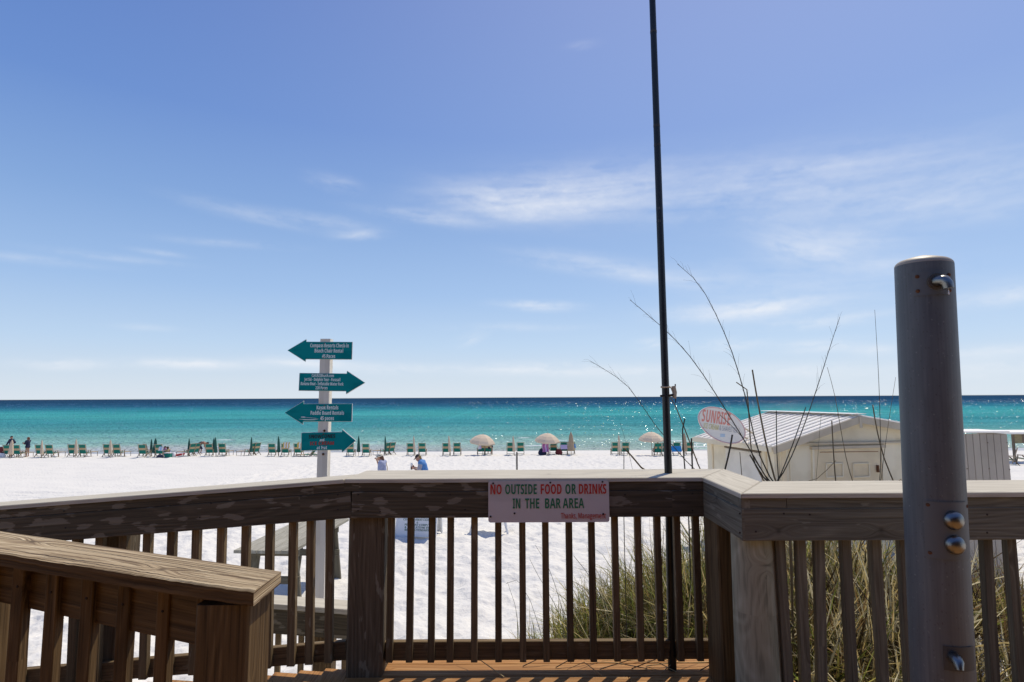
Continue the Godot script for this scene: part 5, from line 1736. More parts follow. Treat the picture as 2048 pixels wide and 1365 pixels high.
func open_umbrella(px: float, d: float, top_py: float, width: float, tilt: float, label: String) -> void:
	var p := ground_at(px, d)
	var h := at(px, top_py, d).y - p.y
	var o := thing("open_umbrella", label, "umbrella", p, 0.0, "open beige umbrellas along the water")
	var R := width / 2
	var t := Transform3D(Basis(Vector3.BACK, deg_to_rad(tilt)) * Basis(Vector3.RIGHT, deg_to_rad(6)), Vector3(0, h, 0))
	for k in 8:
		var st := S()
		var a0 := TAU * (k + 0.28) / 8
		var a1 := TAU * (k + 1.28) / 8
		var rows := [[0.02, 0.0], [0.3, -0.055], [0.6, -0.20], [0.85, -0.40], [1.0, -0.58]]
		for i in rows.size() - 1:
			for j in 4:
				var pp := []
				for c in [[0, 0], [1, 0], [1, 1], [0, 1]]:
					var r: float = rows[i + c[1]][0] * R
					var a := lerpf(a0, a1, (j + c[0]) / 4.0)
					var sag := 1.0 - 0.06 * sin((j + c[0]) / 4.0 * PI)
					pp.append(t * Vector3(cos(a) * r * sag, rows[i + c[1]][1] * R, sin(a) * r * sag))
				var nn: Vector3 = (pp[1] - pp[0]).cross(pp[2] - pp[0]).normalized()
				if nn.y < 0: nn = -nn
				flat(st, pp, nn)
		for j in 4:                                   # the valance
			var pp := []
			for c in [[0, 0], [1, 0], [1, 1], [0, 1]]:
				var a := lerpf(a0, a1, (j + c[0]) / 4.0)
				var sag := 1.0 - 0.06 * sin((j + c[0]) / 4.0 * PI)
				pp.append(t * Vector3(cos(a) * R * sag, -0.58 * R - 0.10 * c[1], sin(a) * R * sag))
			var am := (a0 + a1) / 2
			flat(st, pp, t.basis * Vector3(cos(am), 0, sin(am)))
		obj("canopy_panel", st, M.beige, o)
		var rs := S()
		tube(rs, [t * Vector3(cos(a0) * R, -0.585 * R, sin(a0) * R), t * Vector3(cos(a0) * R * 0.6, -0.225 * R, sin(a0) * R * 0.6), t * Vector3(0, -0.03, 0)], [0.008, 0.008, 0.01], 6)
		obj("rib", rs, M.frame, o)
	var st2 := S()
	tube(st2, [Vector3(sin(deg_to_rad(tilt)) * 0.3, -0.3, 0), t * Vector3(0, 0.09, 0)], [0.024, 0.02], 8)
	obj("pole", st2, M.frame, o)

# a cloth hung over a chair's back, or laid: a bent sheet in stripes
func towel(px: float, d: float, py0: float, py1: float, w: float, label: String, mats: Array, off := 0.10) -> void:
	var p := at(px, py0, d - off)
	var q := at(px, py1, d - off)
	var o := thing("beach_towel", label, "towel", Vector3(p.x, q.y, -d + off), 0.0, "towels hung on the chairs")
	var n := mats.size()
	for i in n:
		var st := S()
		var rows := 5
		for r in rows:
			var pp := []
			for c in [[0, 0], [1, 0], [1, 1], [0, 1]]:
				var x := (float(i + c[0]) / n - 0.5) * w
				var v: float = (r + c[1]) / float(rows)
				pp.append(Vector3(x + 0.02 * sin(v * 7.0), (p.y - q.y) * v, 0.05 + 0.02 * sin(x * 30.0) - 0.16 * v))
			flat(st, pp, Vector3(0, 0.2, 1).normalized())
		obj("stripe", st, mats[i], o)

func beach_row() -> void:
	chair0 = make_chair()
	var C := 48.0
	for e in [
		[19, C, 0, "green beach chair behind the leaning beige umbrella beside the man in black", true],
		[37.5, C, 0, "green beach chair just left of the woman holding a phone", true],
		[83, C, 0, "green beach chair behind the second closed umbrella from the left", false],
		[103, C, 0, "green beach chair right of the second closed umbrella from the left", true],
		[148, C, 0, "green beach chair behind the third closed umbrella from the left", false],
		[169, C, 0, "green beach chair right of the third closed umbrella from the left", true],
		[218, C, 0, "green beach chair behind the fourth closed umbrella from the left", false],
		[237, C, 0, "green beach chair right of the fourth closed umbrella from the left", true],
		[288, C - 1.0, 0, "green beach chair left of the two closed umbrellas beside the seated children", false],
		[298, C + 0.5, -35, "green beach chair half hidden behind the chair left of the children", false],
		[321, C - 0.6, 0, "green beach chair with a white and blue towel beside the seated children", false],
		[378, C + 0.5, 72, "green beach chair in profile under the dark closed umbrella near the bending man", true],
		[387, C + 1.2, 68, "green beach chair in profile, nearest to the bending man", false],
		[421, C + 0.2, 0, "green beach chair left of the pair of dark green closed umbrellas", false],
		[447, C + 0.4, 0, "green beach chair with long footrest right of the two dark green umbrellas", true],
		[499, C + 1.0, 75, "green beach chair in profile under the single green umbrella left of the signpost", true],
		[508, C + 1.4, 72, "green beach chair in profile right of the single green umbrella", false],
		[546, C, 0, "green beach chair left of the two chairs with yellow towels", false],
		[572, C - 0.2, 0, "green beach chair with yellow striped towel left of the lowest arrow board", false],
		[597, C - 0.2, 0, "green beach chair with yellow towel partly behind the lowest arrow board", false],
		[702, C - 0.2, 0, "green beach chair partly behind the point of the lowest arrow board", false],
		[733, C - 0.2, 0, "green beach chair alone right of the signpost", false],
		[770, C + 1.0, 62, "green beach chair in profile under the dark leaning umbrella behind the hatted woman", true],
		[779, C + 1.4, 58, "green beach chair in profile right of the dark leaning umbrella", false],
		[822, C, 0, "green beach chair left of the beige umbrella behind the person in blue", false],
		[845, C, 0, "green beach chair right of the beige umbrella behind the person in blue", false],
		[893, C, 0, "green beach chair left of the beige umbrella next to the leftmost open parasol", false],
		[914.5, C, 0, "green beach chair between a closed umbrella and the leftmost open parasol", false],
		[962, C, 8, "green beach chair with pale towel under the leftmost open parasol", false],
		[977, C, -6, "green beach chair with a sitter under the leftmost open parasol", false],
		[1021, C, 0, "green beach chair left of the beige umbrella between two open parasols", false],
		[1041, C, 0, "green beach chair right of the beige umbrella between two open parasols", false],
		[1090, C, 4, "green beach chair covered by a pink striped towel under the middle parasol", false],
		[1107, C + 0.4, -2, "green beach chair with dark bag under the middle open parasol", false],
		[1128, C + 0.3, -4, "green beach chair with lavender towel left of the fat closed umbrella", false],
		[1142, C, 0, "green beach chair behind the fat closed brown umbrella", false],
		[1230, C - 1.2, 0, "green beach chair left of the beige umbrella crossed by a grass stalk", false],
		[1250, C - 1.2, 0, "green beach chair right of the beige umbrella crossed by a grass stalk", false],
		[1315, C - 1.4, 0, "green beach chair with a sitter under the parasol left of the black pole", false],
		[1330, C - 1.2, 0, "green beach chair half hidden by the black pole", false],
		[1352, C - 1.0, 0, "green beach chair behind the blue windbreak cloth right of the black pole", false],
		[1378, C - 0.6, 0, "green beach chair behind the closed umbrella between pole and hut", false],
		[1430, C - 0.2, 30, "green beach chair alone at the hut's left corner", false],
		[2019, 36.0, 50, "green beach chair by the far shack, nearest the plank shed", false],
		[2046, 36.5, 50, "green beach chair by the far shack at the right edge of the picture", false]]:
		chair(e[0], e[1], e[2], e[3], e[4])
	# low loungers seen below the lowest arrow board
	chair(618, C - 0.5, 85, "low reclined wooden lounger under the lowest arrow board, left of the post", true, 0.45)
	chair(632, C - 0.5, 85, "low reclined wooden lounger under the lowest arrow board, close to the post", false, 0.42)
	# umbrellas, closed
	for e in [
		[20, C - 1.6, 880, M.beige, "beige closed umbrella leaning in front of the man in black", 2.0, 0.16],
		[83, C - 1.2, 881, M.beige, "beige closed umbrella, second from the left, between two chairs", -3.0, 0.10],
		[151, C - 1.2, 879, M.beige, "beige closed umbrella, third from the left, between two chairs", -2.0, 0.11],
		[220.5, C - 1.2, 880.5, M.beige, "beige closed umbrella, fourth from the left, between two chairs", -3.0, 0.12],
		[302, C + 0.4, 879, M.umbrella_green, "slim green closed umbrella left of the seated children", -2.0, 0.11],
		[309, C - 0.2, 877, M.umbrella_green, "green and tan closed umbrella nearest to the seated children", 0.0, 0.17],
		[377, C + 0.8, 878, M.umbrella_green, "dark closed umbrella left of the bending man", -1.0, 0.11],
		[426, C + 0.8, 877, M.umbrella_green, "green closed umbrella, left one of the pair right of the bending man", 0.0, 0.12],
		[431.5, C - 0.4, 875, M.umbrella_green, "green closed umbrella, right one of the pair right of the bending man", -4.0, 0.12],
		[501.5, C + 0.6, 875, M.umbrella_green, "single green closed umbrella over two chairs in profile left of the signpost", 0.0, 0.11],
		[557.5, C - 0.4, 873, M.umbrella_green, "dark green closed umbrella left of the chairs with yellow towels", -3.0, 0.13],
		[717, C - 0.2, 872.5, M.umbrella_green, "dark green closed umbrella just right of the lowest arrow board's point", -1.0, 0.13],
		[771.5, C + 0.4, 873, M.umbrella_green, "dark leaning closed umbrella behind the woman in the white hat", -3.0, 0.10],
		[829, C - 0.9, 872.5, M.beige, "beige closed umbrella behind the person in the dark cap", -3.0, 0.09],
		[900, C - 0.9, 872.5, M.beige, "beige closed umbrella left of the leftmost open parasol", -4.0, 0.11],
		[1029, C - 0.9, 872.5, M.beige, "beige closed umbrella above the lone marker stake", -4.0, 0.11],
		[1142.5, C - 1.4, 864, M.beige_dark, "fat brown closed umbrella right of the middle open parasol", 0.0, 0.24],
		[1239.7, C - 2.2, 870.5, M.beige, "beige closed umbrella left of the rightmost open parasol", -2.0, 0.12],
		[1370, C - 2.0, 866, M.beige_dark, "brown closed umbrella right of the black pole", 0.0, 0.19]]:
		umbrella(e[0], e[1], e[2], e[3], e[4], e[5], e[6], M.tan if e[3] == M.beige_dark else null)
	open_umbrella(966, C - 0.2, 869.5, 2.15, -5, "leftmost open beige parasol, over a person in a green chair")
	open_umbrella(1096, C - 0.2, 867, 2.1, -3, "middle open beige parasol, over a pink striped towel")
	open_umbrella(1304, C - 1.4, 864.5, 2.0, 0, "rightmost open beige parasol, left of the black pole")
	# towels and belongings
	towel(572, C - 0.4, 885.5, 896.5, 0.55, "yellow and white striped towel on a chair left of the lowest arrow board", [M.yellow, M.towel_white, M.yellow, M.towel_white, M.yellow], 0.62)
	towel(599, C - 0.4, 885.5, 896.5, 0.42, "yellow and white striped towel on the chair next to the lowest arrow board", [M.yellow, M.towel_white, M.yellow], 0.62)
	towel(1091, C - 0.2, 888, 904.5, 0.50, "pink and purple striped towel hanging down under the middle parasol", [M.pink, M.magenta, M.pink, M.lavender, M.magenta, M.pink], 0.66)
	towel(1128, C, 890.5, 899, 0.55, "lavender towel on a chair left of the fat brown umbrella", [M.lavender, M.lavender], 0.66)
	towel(959, C - 0.2, 887, 899, 0.28, "pale towel on the left chair under the leftmost parasol", [M.towel_white, M.lavender], 0.66)
	towel(321, C - 0.8, 894, 902, 0.34, "white and blue towel on the chair beside the seated children", [M.towel_white, M.vest_pale, M.towel_white], 0.66)
	towel(1353, C - 2.2, 893, 904, 0.80, "bright blue cloth stretched between chairs right of the black pole", [M.blue, M.blue, M.blue], 0.6)
	towel(1150, C - 0.2, 889, 896.5, 0.16, "narrow blue towel right of the fat brown umbrella", [M.blue, M.vest_pale], 0.6)
	var bag := func(px: float, d: float, w: float, h: float, m: Material, called: String, label: String, cat: String) -> void:
		var p := ground_at(px, d)
		var o := thing(called, label, cat, p, rng.randf_range(-0.4, 0.4))
		var st := S()
		nets(st, [[Vector3(-w * 0.28, h * 0.3, 0), Vector3(w * 0.28, h * 0.3, 0), h * 0.36, h * 0.34], [Vector3(-w * 0.22, h * 0.62, 0), Vector3(w * 0.22, h * 0.6, 0), h * 0.26, h * 0.24]], 0.04, 0.08)
		obj("sack", st, m, o)
		var hs := S()
		tube(hs, [Vector3(-w * 0.2, h * 0.7, 0), Vector3(-w * 0.1, h * 1.0, 0), Vector3(w * 0.1, h * 1.0, 0), Vector3(w * 0.2, h * 0.7, 0)], [0.015, 0.015, 0.015, 0.015], 6)
		obj("handle", hs, M.dark, o)
	bag.call(4, C - 0.4, 0.5, 0.45, M.towel_white, "beach_bag", "pale bag on the maroon chair at the left edge", "bag")
	bag.call(320, C - 1.6, 0.6, 0.3, M.navy, "beach_bag", "dark bag on the sand in front of the towelled chair by the children", "bag")
	bag.call(344, C - 0.8, 0.7, 0.5, M.towel_white, "beach_bag", "pale heap of bags right of the seated children", "bag")
	bag.call(1085, C - 0.6, 0.5, 0.6, M.navy, "beach_bag", "dark bag left of the pink towel under the middle parasol", "bag")
	bag.call(1118, C - 0.3, 0.4, 0.55, M.maroon, "beach_bag", "dark brown bag beside the lavender towel chair", "bag")
	# cooler beside the children, red float on the sand
	var cp := ground_at(336, C - 1.2)
	var co := thing("cool_box", "green and white cool box standing beside the seated children", "cool box", cp)
	one_board("box", Vector3(-0.22, 0.18, 0), Vector3(0.22, 0.18, 0), 0.3, 0.34, M.chair_green, co, Vector3.UP, 0.02)
	one_board("lid", Vector3(-0.23, 0.385, 0), Vector3(0.23, 0.385, 0), 0.32, 0.06, M.towel_white, co, Vector3.UP, 0.02)
	var fp := ground_at(357, C - 0.6)
	var fo := thing("red_float", "red and white beach float lying on the sand left of the profile chairs", "float", fp, 0.1)
	for i in 4:
		var st := S()
		tube(st, [Vector3(-0.42, 0.10 + 0.05, -0.25 + 0.16 * i), Vector3(-0.38, 0.13, -0.25 + 0.16 * i), Vector3(0.3, 0.13 + 0.1, -0.25 + 0.16 * i), Vector3(0.36, 0.24, -0.25 + 0.16 * i)], [0.03, 0.08, 0.08, 0.03], 10)
		obj("tube", st, M.towel_white if i == 2 else M.red, fo)
	# folding chair at the left edge
	var mp := ground_at(4, C)
	var mo := thing("folding_chair", "maroon folding camp chair at the left edge of the picture", "chair", mp, deg_to_rad(10))
	one_board("backrest", Vector3(0, 0.38, 0.2), Vector3(0, 0.88, 0.32), 0.56, 0.02, M.maroon, mo, Vector3(0, -0.2, 1))
	one_board("seat", Vector3(0, 0.42, 0.2), Vector3(0, 0.45, -0.25), 0.54, 0.02, M.maroon, mo)
	for s in [-1, 1]:
		one_board("leg", Vector3(0.28 * s, 0, 0.28), Vector3(-0.28 * s, 0.45, 0.25), 0.025, 0.025, M.dark, mo)
		one_board("leg", Vector3(0.28 * s, 0, -0.25), Vector3(0.28 * s, 0.6, 0.25), 0.025, 0.025, M.dark, mo)
		one_board("armrest", Vector3(0.3 * s, 0.62, 0.28), Vector3(0.3 * s, 0.62, -0.2), 0.05, 0.02, M.maroon, mo)

# ------------------------------------------------------------------ people
func tilt_head(J: Dictionary, nod: float, side := 0.0) -> void:
	J.head.basis = Basis(Vector3.UP, deg_to_rad(side)) * Basis(Vector3.RIGHT, deg_to_rad(nod))

func people() -> void:
	# woman in a white hat, walking left, hand to her face
	var J := stand(1.62)
	J.ell = Vector3(-0.21, 1.04, -0.02); J.wrl = Vector3(-0.12, 0.98, -0.27)
	J.elr = Vector3(0.20, 1.12, -0.20); J.wrr = Vector3(0.07, 1.36, -0.24)
	J.knl = Vector3(-0.09, 0.44, -0.16); J.anl = Vector3(-0.09, 0.075, -0.12)
	J.knr = Vector3(0.09, 0.44, 0.05); J.anr = Vector3(0.09, 0.09, 0.26)
	J.neck += Vector3(0, -0.01, -0.06); J.chest += Vector3(0, 0, -0.02)
	J.head.origin += Vector3(0, -0.02, -0.09)
	tilt_head(J, -24)
	J.hair = [[Vector3(0, 0.05, 0.03), Vector3(0, 0.0, 0.06), 0.083, 0.075], [Vector3(0, -0.02, 0.07), Vector3(0, -0.10, 0.09), 0.06, 0.045]]
	var p := ground_at(765, 21.0)
	var a := person("person", "person in a white hat and pale blue shirt walking left beyond the rail", p, deg_to_rad(90 - 12), J, M.skin, M.hair_red,
		[["shirt", ["torso", "hips", "sleeves"], 0.022, M.shirt_blue], ["trousers", ["legs"], 0.018, M.navy]], 0.022)
	var st := S()
	lathe(st, J.head * Transform3D(Basis(Vector3.RIGHT, deg_to_rad(8)), Vector3(0, 0.055, 0.0)), [Vector2(0.165, -0.012), Vector2(0.15, 0.0), Vector2(0.105, 0.01), Vector2(0.102, 0.04), Vector2(0.09, 0.085), Vector2(0.05, 0.10), Vector2(0.001, 0.102)], 28)
	var hat := obj("hat", st, M.hat, a)
	st = S()
	lathe(st, J.head * Transform3D(Basis(Vector3.RIGHT, deg_to_rad(8)), Vector3(0, 0.055, 0.0)), [Vector2(0.109, 0.008), Vector2(0.107, 0.034)], 28)
	obj("hat_band", st, M.dark, hat)
	var bg := thing("shoulder_bag", "tan shoulder bag at the back of the person in the white hat", "bag", p, deg_to_rad(78))
	st = S()
	nets(st, [[Vector3(-0.02, 0.88, 0.23), Vector3(-0.02, 0.86, 0.36), 0.075, 0.07], [Vector3(-0.02, 0.80, 0.22), Vector3(-0.02, 0.79, 0.37), 0.08, 0.075]], 0.02, 0.03)
	obj("bag_body", st, M.bag, bg)
	st = S()
	tube(st, [Vector3(-0.02, 0.9, 0.22), Vector3(0.06, 1.15, 0.16), Vector3(0.14, 1.34, 0.06), Vector3(0.12, 1.30, -0.06)], [0.012, 0.012, 0.012, 0.012], 6)
	obj("strap", st, M.bag, bg)
	# person with a dark cap and blue vest, looking at a cup in the hands
	J = stand(1.62)
	J.chest += Vector3(0, -0.01, -0.05); J.neck += Vector3(0, -0.03, -0.12); J.shl += Vector3(0, -0.02, -0.08); J.shr += Vector3(0, -0.02, -0.08)
	J.ell = Vector3(-0.22, 1.02, -0.12); J.wrl = Vector3(-0.09, 1.10, -0.36)
	J.elr = Vector3(0.22, 1.02, -0.12); J.wrr = Vector3(0.07, 1.12, -0.38)
	J.knl = Vector3(-0.09, 0.44, -0.14); J.anl = Vector3(-0.09, 0.075, -0.1)
	J.knr = Vector3(0.09, 0.44, 0.04); J.anr = Vector3(0.09, 0.09, 0.24)
	J.head.origin += Vector3(0, -0.05, -0.20)
	tilt_head(J, -34)
	J.hair = [[Vector3(0, 0.02, 0.05), Vector3(0, -0.05, 0.06), 0.07, 0.05]]
	p = ground_at(848, 21.0)
	a = person("person", "person in a dark cap and blue vest walking left, looking down at a cup", p, deg_to_rad(90 - 9), J, M.skin, M.hair_blond,
		[["shirt", ["torso", "hips", "sleeves"], 0.018, M.grey_cloth], ["vest", ["torso"], 0.032, M.vest_blue], ["shorts", ["thighs", "hips"], 0.02, M.vest_pale]], 0.022)
	st = S()
	nets(st, [[J.head * Vector3(0, 0.065, 0.015), J.head * Vector3(0, 0.06, -0.02), 0.084, 0.078]], 0.012, 0.01)
	var cap := obj("cap", st, M.dark, a)
	st = S()
	board(st, J.head * Vector3(0, 0.062, -0.085), J.head * Vector3(0, 0.045, -0.165), 0.13, 0.012)
	obj("peak", st, M.dark, cap)
	var cu := thing("paper_cup", "white cup held by the person in the dark cap", "cup", p, deg_to_rad(81))
	st = S()
	lathe(st, Transform3D(Basis(), Vector3(-0.01, 1.15, -0.46)), [Vector2(0.001, 0), Vector2(0.032, 0.0), Vector2(0.042, 0.12), Vector2(0.001, 0.125)], 16)
	obj("cup", st, M.plastic, cu)
	st = S()
	lathe(st, Transform3D(Basis(), Vector3(-0.01, 1.045, -0.46)), [Vector2(0.001, 0), Vector2(0.034, 0.0), Vector2(0.036, 0.105), Vector2(0.001, 0.106)], 16)
	obj("sleeve", st, M.dark, cu)
	# man in black by the leftmost umbrella
	J = stand(1.72)
	J.ell = Vector3(-0.34, 1.20, 0.02); J.wrl = Vector3(-0.20, 1.02, -0.16); J.elr = Vector3(0.34, 1.18, 0.02); J.wrr = Vector3(0.40, 0.96, -0.06)
	person("person", "person in a black long sleeved top and red shorts at the left edge", ground_at(20, 48.8), deg_to_rad(172), J, M.skin, null,
		[["shirt", ["torso", "longsleeves"], 0.02, M.navy], ["shorts", ["thighs", "hips"], 0.03, M.red], ["cap", [[J.head * Vector3(0, 0.07, 0.01), J.head * Vector3(0, 0.06, -0.03), 0.07, 0.066]], 0.015, M.dark]], 0.034)
	# woman with a phone
	J = stand(1.62)
	J.ell = Vector3(-0.18, 1.06, -0.12); J.wrl = Vector3(-0.05, 1.12, -0.34); J.elr = Vector3(0.18, 1.06, -0.12); J.wrr = Vector3(0.05, 1.12, -0.34)
	tilt_head(J, -14)
	J.hair = [[Vector3(0, 0.05, 0.03), Vector3(0, 0.02, 0.05), 0.088, 0.085], [Vector3(0, -0.03, 0.07), Vector3(0, -0.08, 0.07), 0.07, 0.05]]
	var wp := ground_at(53.5, 48.6)
	person("person", "person with brown hair and black top standing in profile with a phone", wp, deg_to_rad(86), J, M.skin, M.hair_red,
		[["top", ["torso", "hips", "sleeves"], 0.02, M.navy]], 0.034)
	var ph := thing("phone", "phone held up by the standing person in the black top", "phone", wp, deg_to_rad(86))
	one_board("case", Vector3(0, 1.08, -0.44), Vector3(0, 1.22, -0.46), 0.075, 0.01, M.dark, ph, Vector3.BACK)
	# bending man
	J = stand(1.7)
	J.pelvis = Vector3(0, 0.86, 0.10); J.waist = Vector3(0, 0.95, -0.06); J.chest = Vector3(0, 0.95, -0.26); J.neck = Vector3(0, 0.93, -0.44)
	J.shl = Vector3(-0.17, 0.93, -0.38); J.shr = Vector3(0.17, 0.93, -0.38); J.ell = Vector3(-0.18, 0.66, -0.40); J.elr = Vector3(0.18, 0.66, -0.42); J.wrl = Vector3(-0.12, 0.42, -0.44); J.wrr = Vector3(0.10, 0.44, -0.48)
	J.hipl = Vector3(-0.1, 0.84, 0.1); J.hipr = Vector3(0.1, 0.84, 0.1); J.knl = Vector3(-0.12, 0.46, 0.10); J.knr = Vector3(0.12, 0.46, -0.16); J.anl = Vector3(-0.12, 0.075, 0.24); J.anr = Vector3(0.12, 0.075, -0.08)
	J.head = Transform3D(Basis(Vector3.RIGHT, deg_to_rad(-62)), Vector3(0, 0.90, -0.58))
	person("person", "shirtless person bending over at the water's edge in dark shorts", ground_at(400, 51.5) + Vector3(0, 0.02, 0), deg_to_rad(-88), J, M.skin_dark, M.hair_black,
		[["shorts", ["thighs", "hips"], 0.025, M.navy]], 0.034)
	# two children seated on the sand
	for e in [[329, 48.2, 1.02, M.pink, M.hair_black, "child in a pink top seated left, beside the cool box", 150.0], [334.5, 47.7, 1.0, M.tan, M.hair_brown, "child with brown hair and bare back seated right, beside the cool box", 20.0]]:
		J = stand(1.3)
		for key in ["pelvis", "waist", "chest", "neck", "shl", "shr", "ell", "elr", "wrl", "wrr", "hipl", "hipr"]: J[key] += Vector3(0, -0.42, 0)
		J.head.origin += Vector3(0, -0.42, 0)
		J.knl = Vector3(-0.12, 0.52, -0.30); J.knr = Vector3(0.12, 0.52, -0.30); J.anl = Vector3(-0.1, 0.20, -0.42); J.anr = Vector3(0.1, 0.20, -0.42)
		J.wrl = Vector3(-0.1, 0.5, -0.28); J.wrr = Vector3(0.1, 0.5, -0.28)
		person("person", e[5], ground_at(e[0], e[1]) + Vector3(0, -0.08, 0), deg_to_rad(e[6]), J, M.skin, e[4], [["top", ["torso"], 0.018, e[3]], ["shorts", ["hips", "thighs"], 0.02, M.vest_blue]], 0.034)
	# sitters under the parasols, seen from behind
	for e in [[978.5, 47.9, M.navy, M.hair_black, "person in dark clothes sitting in a chair under the leftmost parasol"], [1315.5, 46.5, M.chair_green, M.hair_black, "person with black hair sitting under the rightmost parasol"]]:
		J = stand(1.68)
		for key in ["pelvis", "hipl", "hipr"]: J[key] += Vector3(0, -0.46, 0.0)
		for key in ["waist", "chest", "neck", "shl", "shr", "ell", "elr", "wrl", "wrr"]: J[key] += Vector3(0, -0.46, 0.10)
		J.head.origin += Vector3(0, -0.46, 0.12)
		J.knl = Vector3(-0.12, 0.50, -0.46); J.knr = Vector3(0.12, 0.50, -0.46); J.anl = Vector3(-0.12, 0.09, -0.62); J.anr = Vector3(0.12, 0.09, -0.62)
		J.wrl = Vector3(-0.27, 0.58, -0.2); J.wrr = Vector3(0.27, 0.58, -0.2); J.ell.x -= 0.06; J.elr.x += 0.06
		person("person", e[4], ground_at(e[0], e[1]), 0.0, J, M.skin, e[3], [["shirt", ["torso", "sleeves"], 0.02, e[2]], ["shorts", ["hips", "thighs"], 0.02, M.navy]], 0.034)
	# bather standing in the shallows, seen above the shed roof
	J = stand(1.75)
	person("person", "dark haired bather in the shallows seen above the plank shed's roof", Vector3(at(1974, 860, 57.0).x, 1.51 - 5.15, -57.0), deg_to_rad(190), J, M.skin_dark, M.hair_black, [["shorts", ["hips", "thighs"], 0.02, M.maroon]], 0.03)

# ------------------------------------------------------------------ plants
func blade_mesh(bend: float, seg := 4) -> ArrayMesh:   # a unit tall blade, curving towards -z
	var st := S()
	for i in seg:
		var p := []
		var n := []
		for c in [[0, 0], [1, 0], [1, 1], [0, 1]]:
			var t: float = (i + c[1]) / float(seg)
			var w: float = 0.5 * (1.0 - t * t * 0.96)
			p.append(Vector3((c[0] - 0.5) * 2.0 * w, t * (1.0 - 0.35 * bend * t * t), -bend * t * t * 0.8))
			n.append(Vector3((c[0] - 0.5) * 0.9, 0.25, 1).normalized())
		quad(st, p, n)
	return st.commit()

func grass(called: String, label: String, spots: Array, palette: Array, height: Vector2, width: float, sd: int, wild := 1.0) -> void:
	var r := RandomNumberGenerator.new()
	r.seed = sd
	var o := thing(called, label, "grass")
	tag(o, "", "", "", "stuff")
	for v in 3:
		var mm := MultiMesh.new()
		mm.transform_format = MultiMesh.TRANSFORM_3D
		mm.use_colors = true
		mm.mesh = blade_mesh([0.25, 0.8, 1.5][v])
		var ts := []
		var cs := []
		for s in spots:
			# [centre x, depth, spread x, spread depth, count]
			for i in int(s[4] / 3):
				var x: float = s[0] + r.randfn(0.0, s[2] * 0.5)
				var d: float = s[1] + r.randfn(0.0, s[3] * 0.5)
				var h: float = r.randf_range(height.x, height.y) * s[5] * (1.0 if v < 2 else 0.8)
				var b := Basis(Vector3.UP, r.randf() * TAU) * Basis(Vector3.RIGHT, r.randfn(-0.1, (0.28 + 0.2 * v) * wild)) * Basis(Vector3.UP, r.randf() * TAU)
				ts.append(Transform3D(b.scaled_local(Vector3(width * r.randf_range(0.6, 1.3), h, h)), Vector3(x, sand_y(x, d) - 0.03, -d)))
				var c: Vector3 = palette[r.randi() % palette.size()]
				c *= r.randf_range(0.3, 1.18)
				cs.append(Color(c.x, c.y, c.z))
		mm.instance_count = ts.size()
		for i in ts.size():
			mm.set_instance_transform(i, ts[i])
			mm.set_instance_color(i, cs[i])
		var mi := MultiMeshInstance3D.new()
		mi.name = "blades" if v == 0 else "blades_%03d" % v
		mi.multimesh = mm
		mi.material_override = M.blade
		mi.set_meta("kind", "stuff")
		o.add_child(mi, true)

# one tall stalk: picture points (foot first), its depth, foot and tip radius, plume length share
func stalk(px: Array, d: float, r0: float, r1: float, label: String, m: Material, plume := 0.0, leaf := 0) -> void:
	var pts := []
	for q in px: pts.append(at(q[0], q[1], d))
	var f: Vector3 = pts[0]
	var g := sand_y(f.x, d)
	var dir: Vector3 = (pts[0] - pts[1]).normalized()
	if f.y > g + 0.05:
		pts.insert(0, f + dir * minf(0.35, (f.y - g) * 0.5))
		pts.insert(0, Vector3(lerpf(pts[0].x, f.x, 0.3), g - 0.05, -d))
	var cv := Curve3D.new()
	for i in pts.size():
		var t: Vector3 = (pts[mini(i + 1, pts.size() - 1)] - pts[maxi(i - 1, 0)]) / 6.0
		cv.add_point(pts[i], -t, t)
	var n := 22
	var len := cv.get_baked_length()
	var line := []
	var rad := []
	for i in n + 1:
		line.append(cv.sample_baked(len * i / n))
		rad.append(lerpf(r0 * 1.3, r1 * 1.3, pow(float(i) / n, 0.8)))
	var o := thing("sea_oat_stalk", label, "grass stalk", pts[0], 0.0, "tall dry grass stalks behind the rails")
	for i in line.size(): line[i] -= pts[0]
	var st := S()
	tube(st, line, rad, 6)
	obj("stem", st, m, o)
	var r := RandomNumberGenerator.new()
	r.seed = int(px[0][0] * 7 + px[0][1])
	if plume > 0:
		var ps := S()
		var k := int(34 * plume / 0.4)
		for i in k:
			var t := 1.0 - plume * (i + 0.5) / k
			var b: Vector3 = cv.sample_baked(len * t) - pts[0]
			var along := (cv.sample_baked(minf(len, len * t + 0.02)) - cv.sample_baked(len * t - 0.02)).normalized()
			var sdir := Vector3(r.randf_range(-1, 1), r.randf_range(-0.5, 0.8), r.randf_range(-1, 1)).normalized()
			var l := r.randf_range(0.04, 0.14)
			var e: Vector3 = b + (along * 0.9 + sdir * 0.5).normalized() * l
			tube(ps, [b, b.lerp(e, 0.5) + Vector3(0, 0.004, 0), e + Vector3(0, -0.012, 0)], [0.0007, 0.0006, 0.0004], 3, false)
		obj("plume", ps, m, o)
	for i in leaf:
		var t := r.randf_range(0.25, 0.75)
		var b: Vector3 = cv.sample_baked(len * t) - pts[0]
		var l := r.randf_range(0.06, 0.2)
		var sd := Vector3(r.randf_range(-1, 1), r.randf_range(0.1, 0.9), r.randf_range(-0.3, 0.3)).normalized()
		var ls := S()
		tube(ls, [b, b + sd * l * 0.5, b + sd * l + Vector3(0, -l * 0.3, 0)], [r0 * 0.6, r0 * 0.7, 0.0006], 5)
		obj("leaf", ls, m, o)

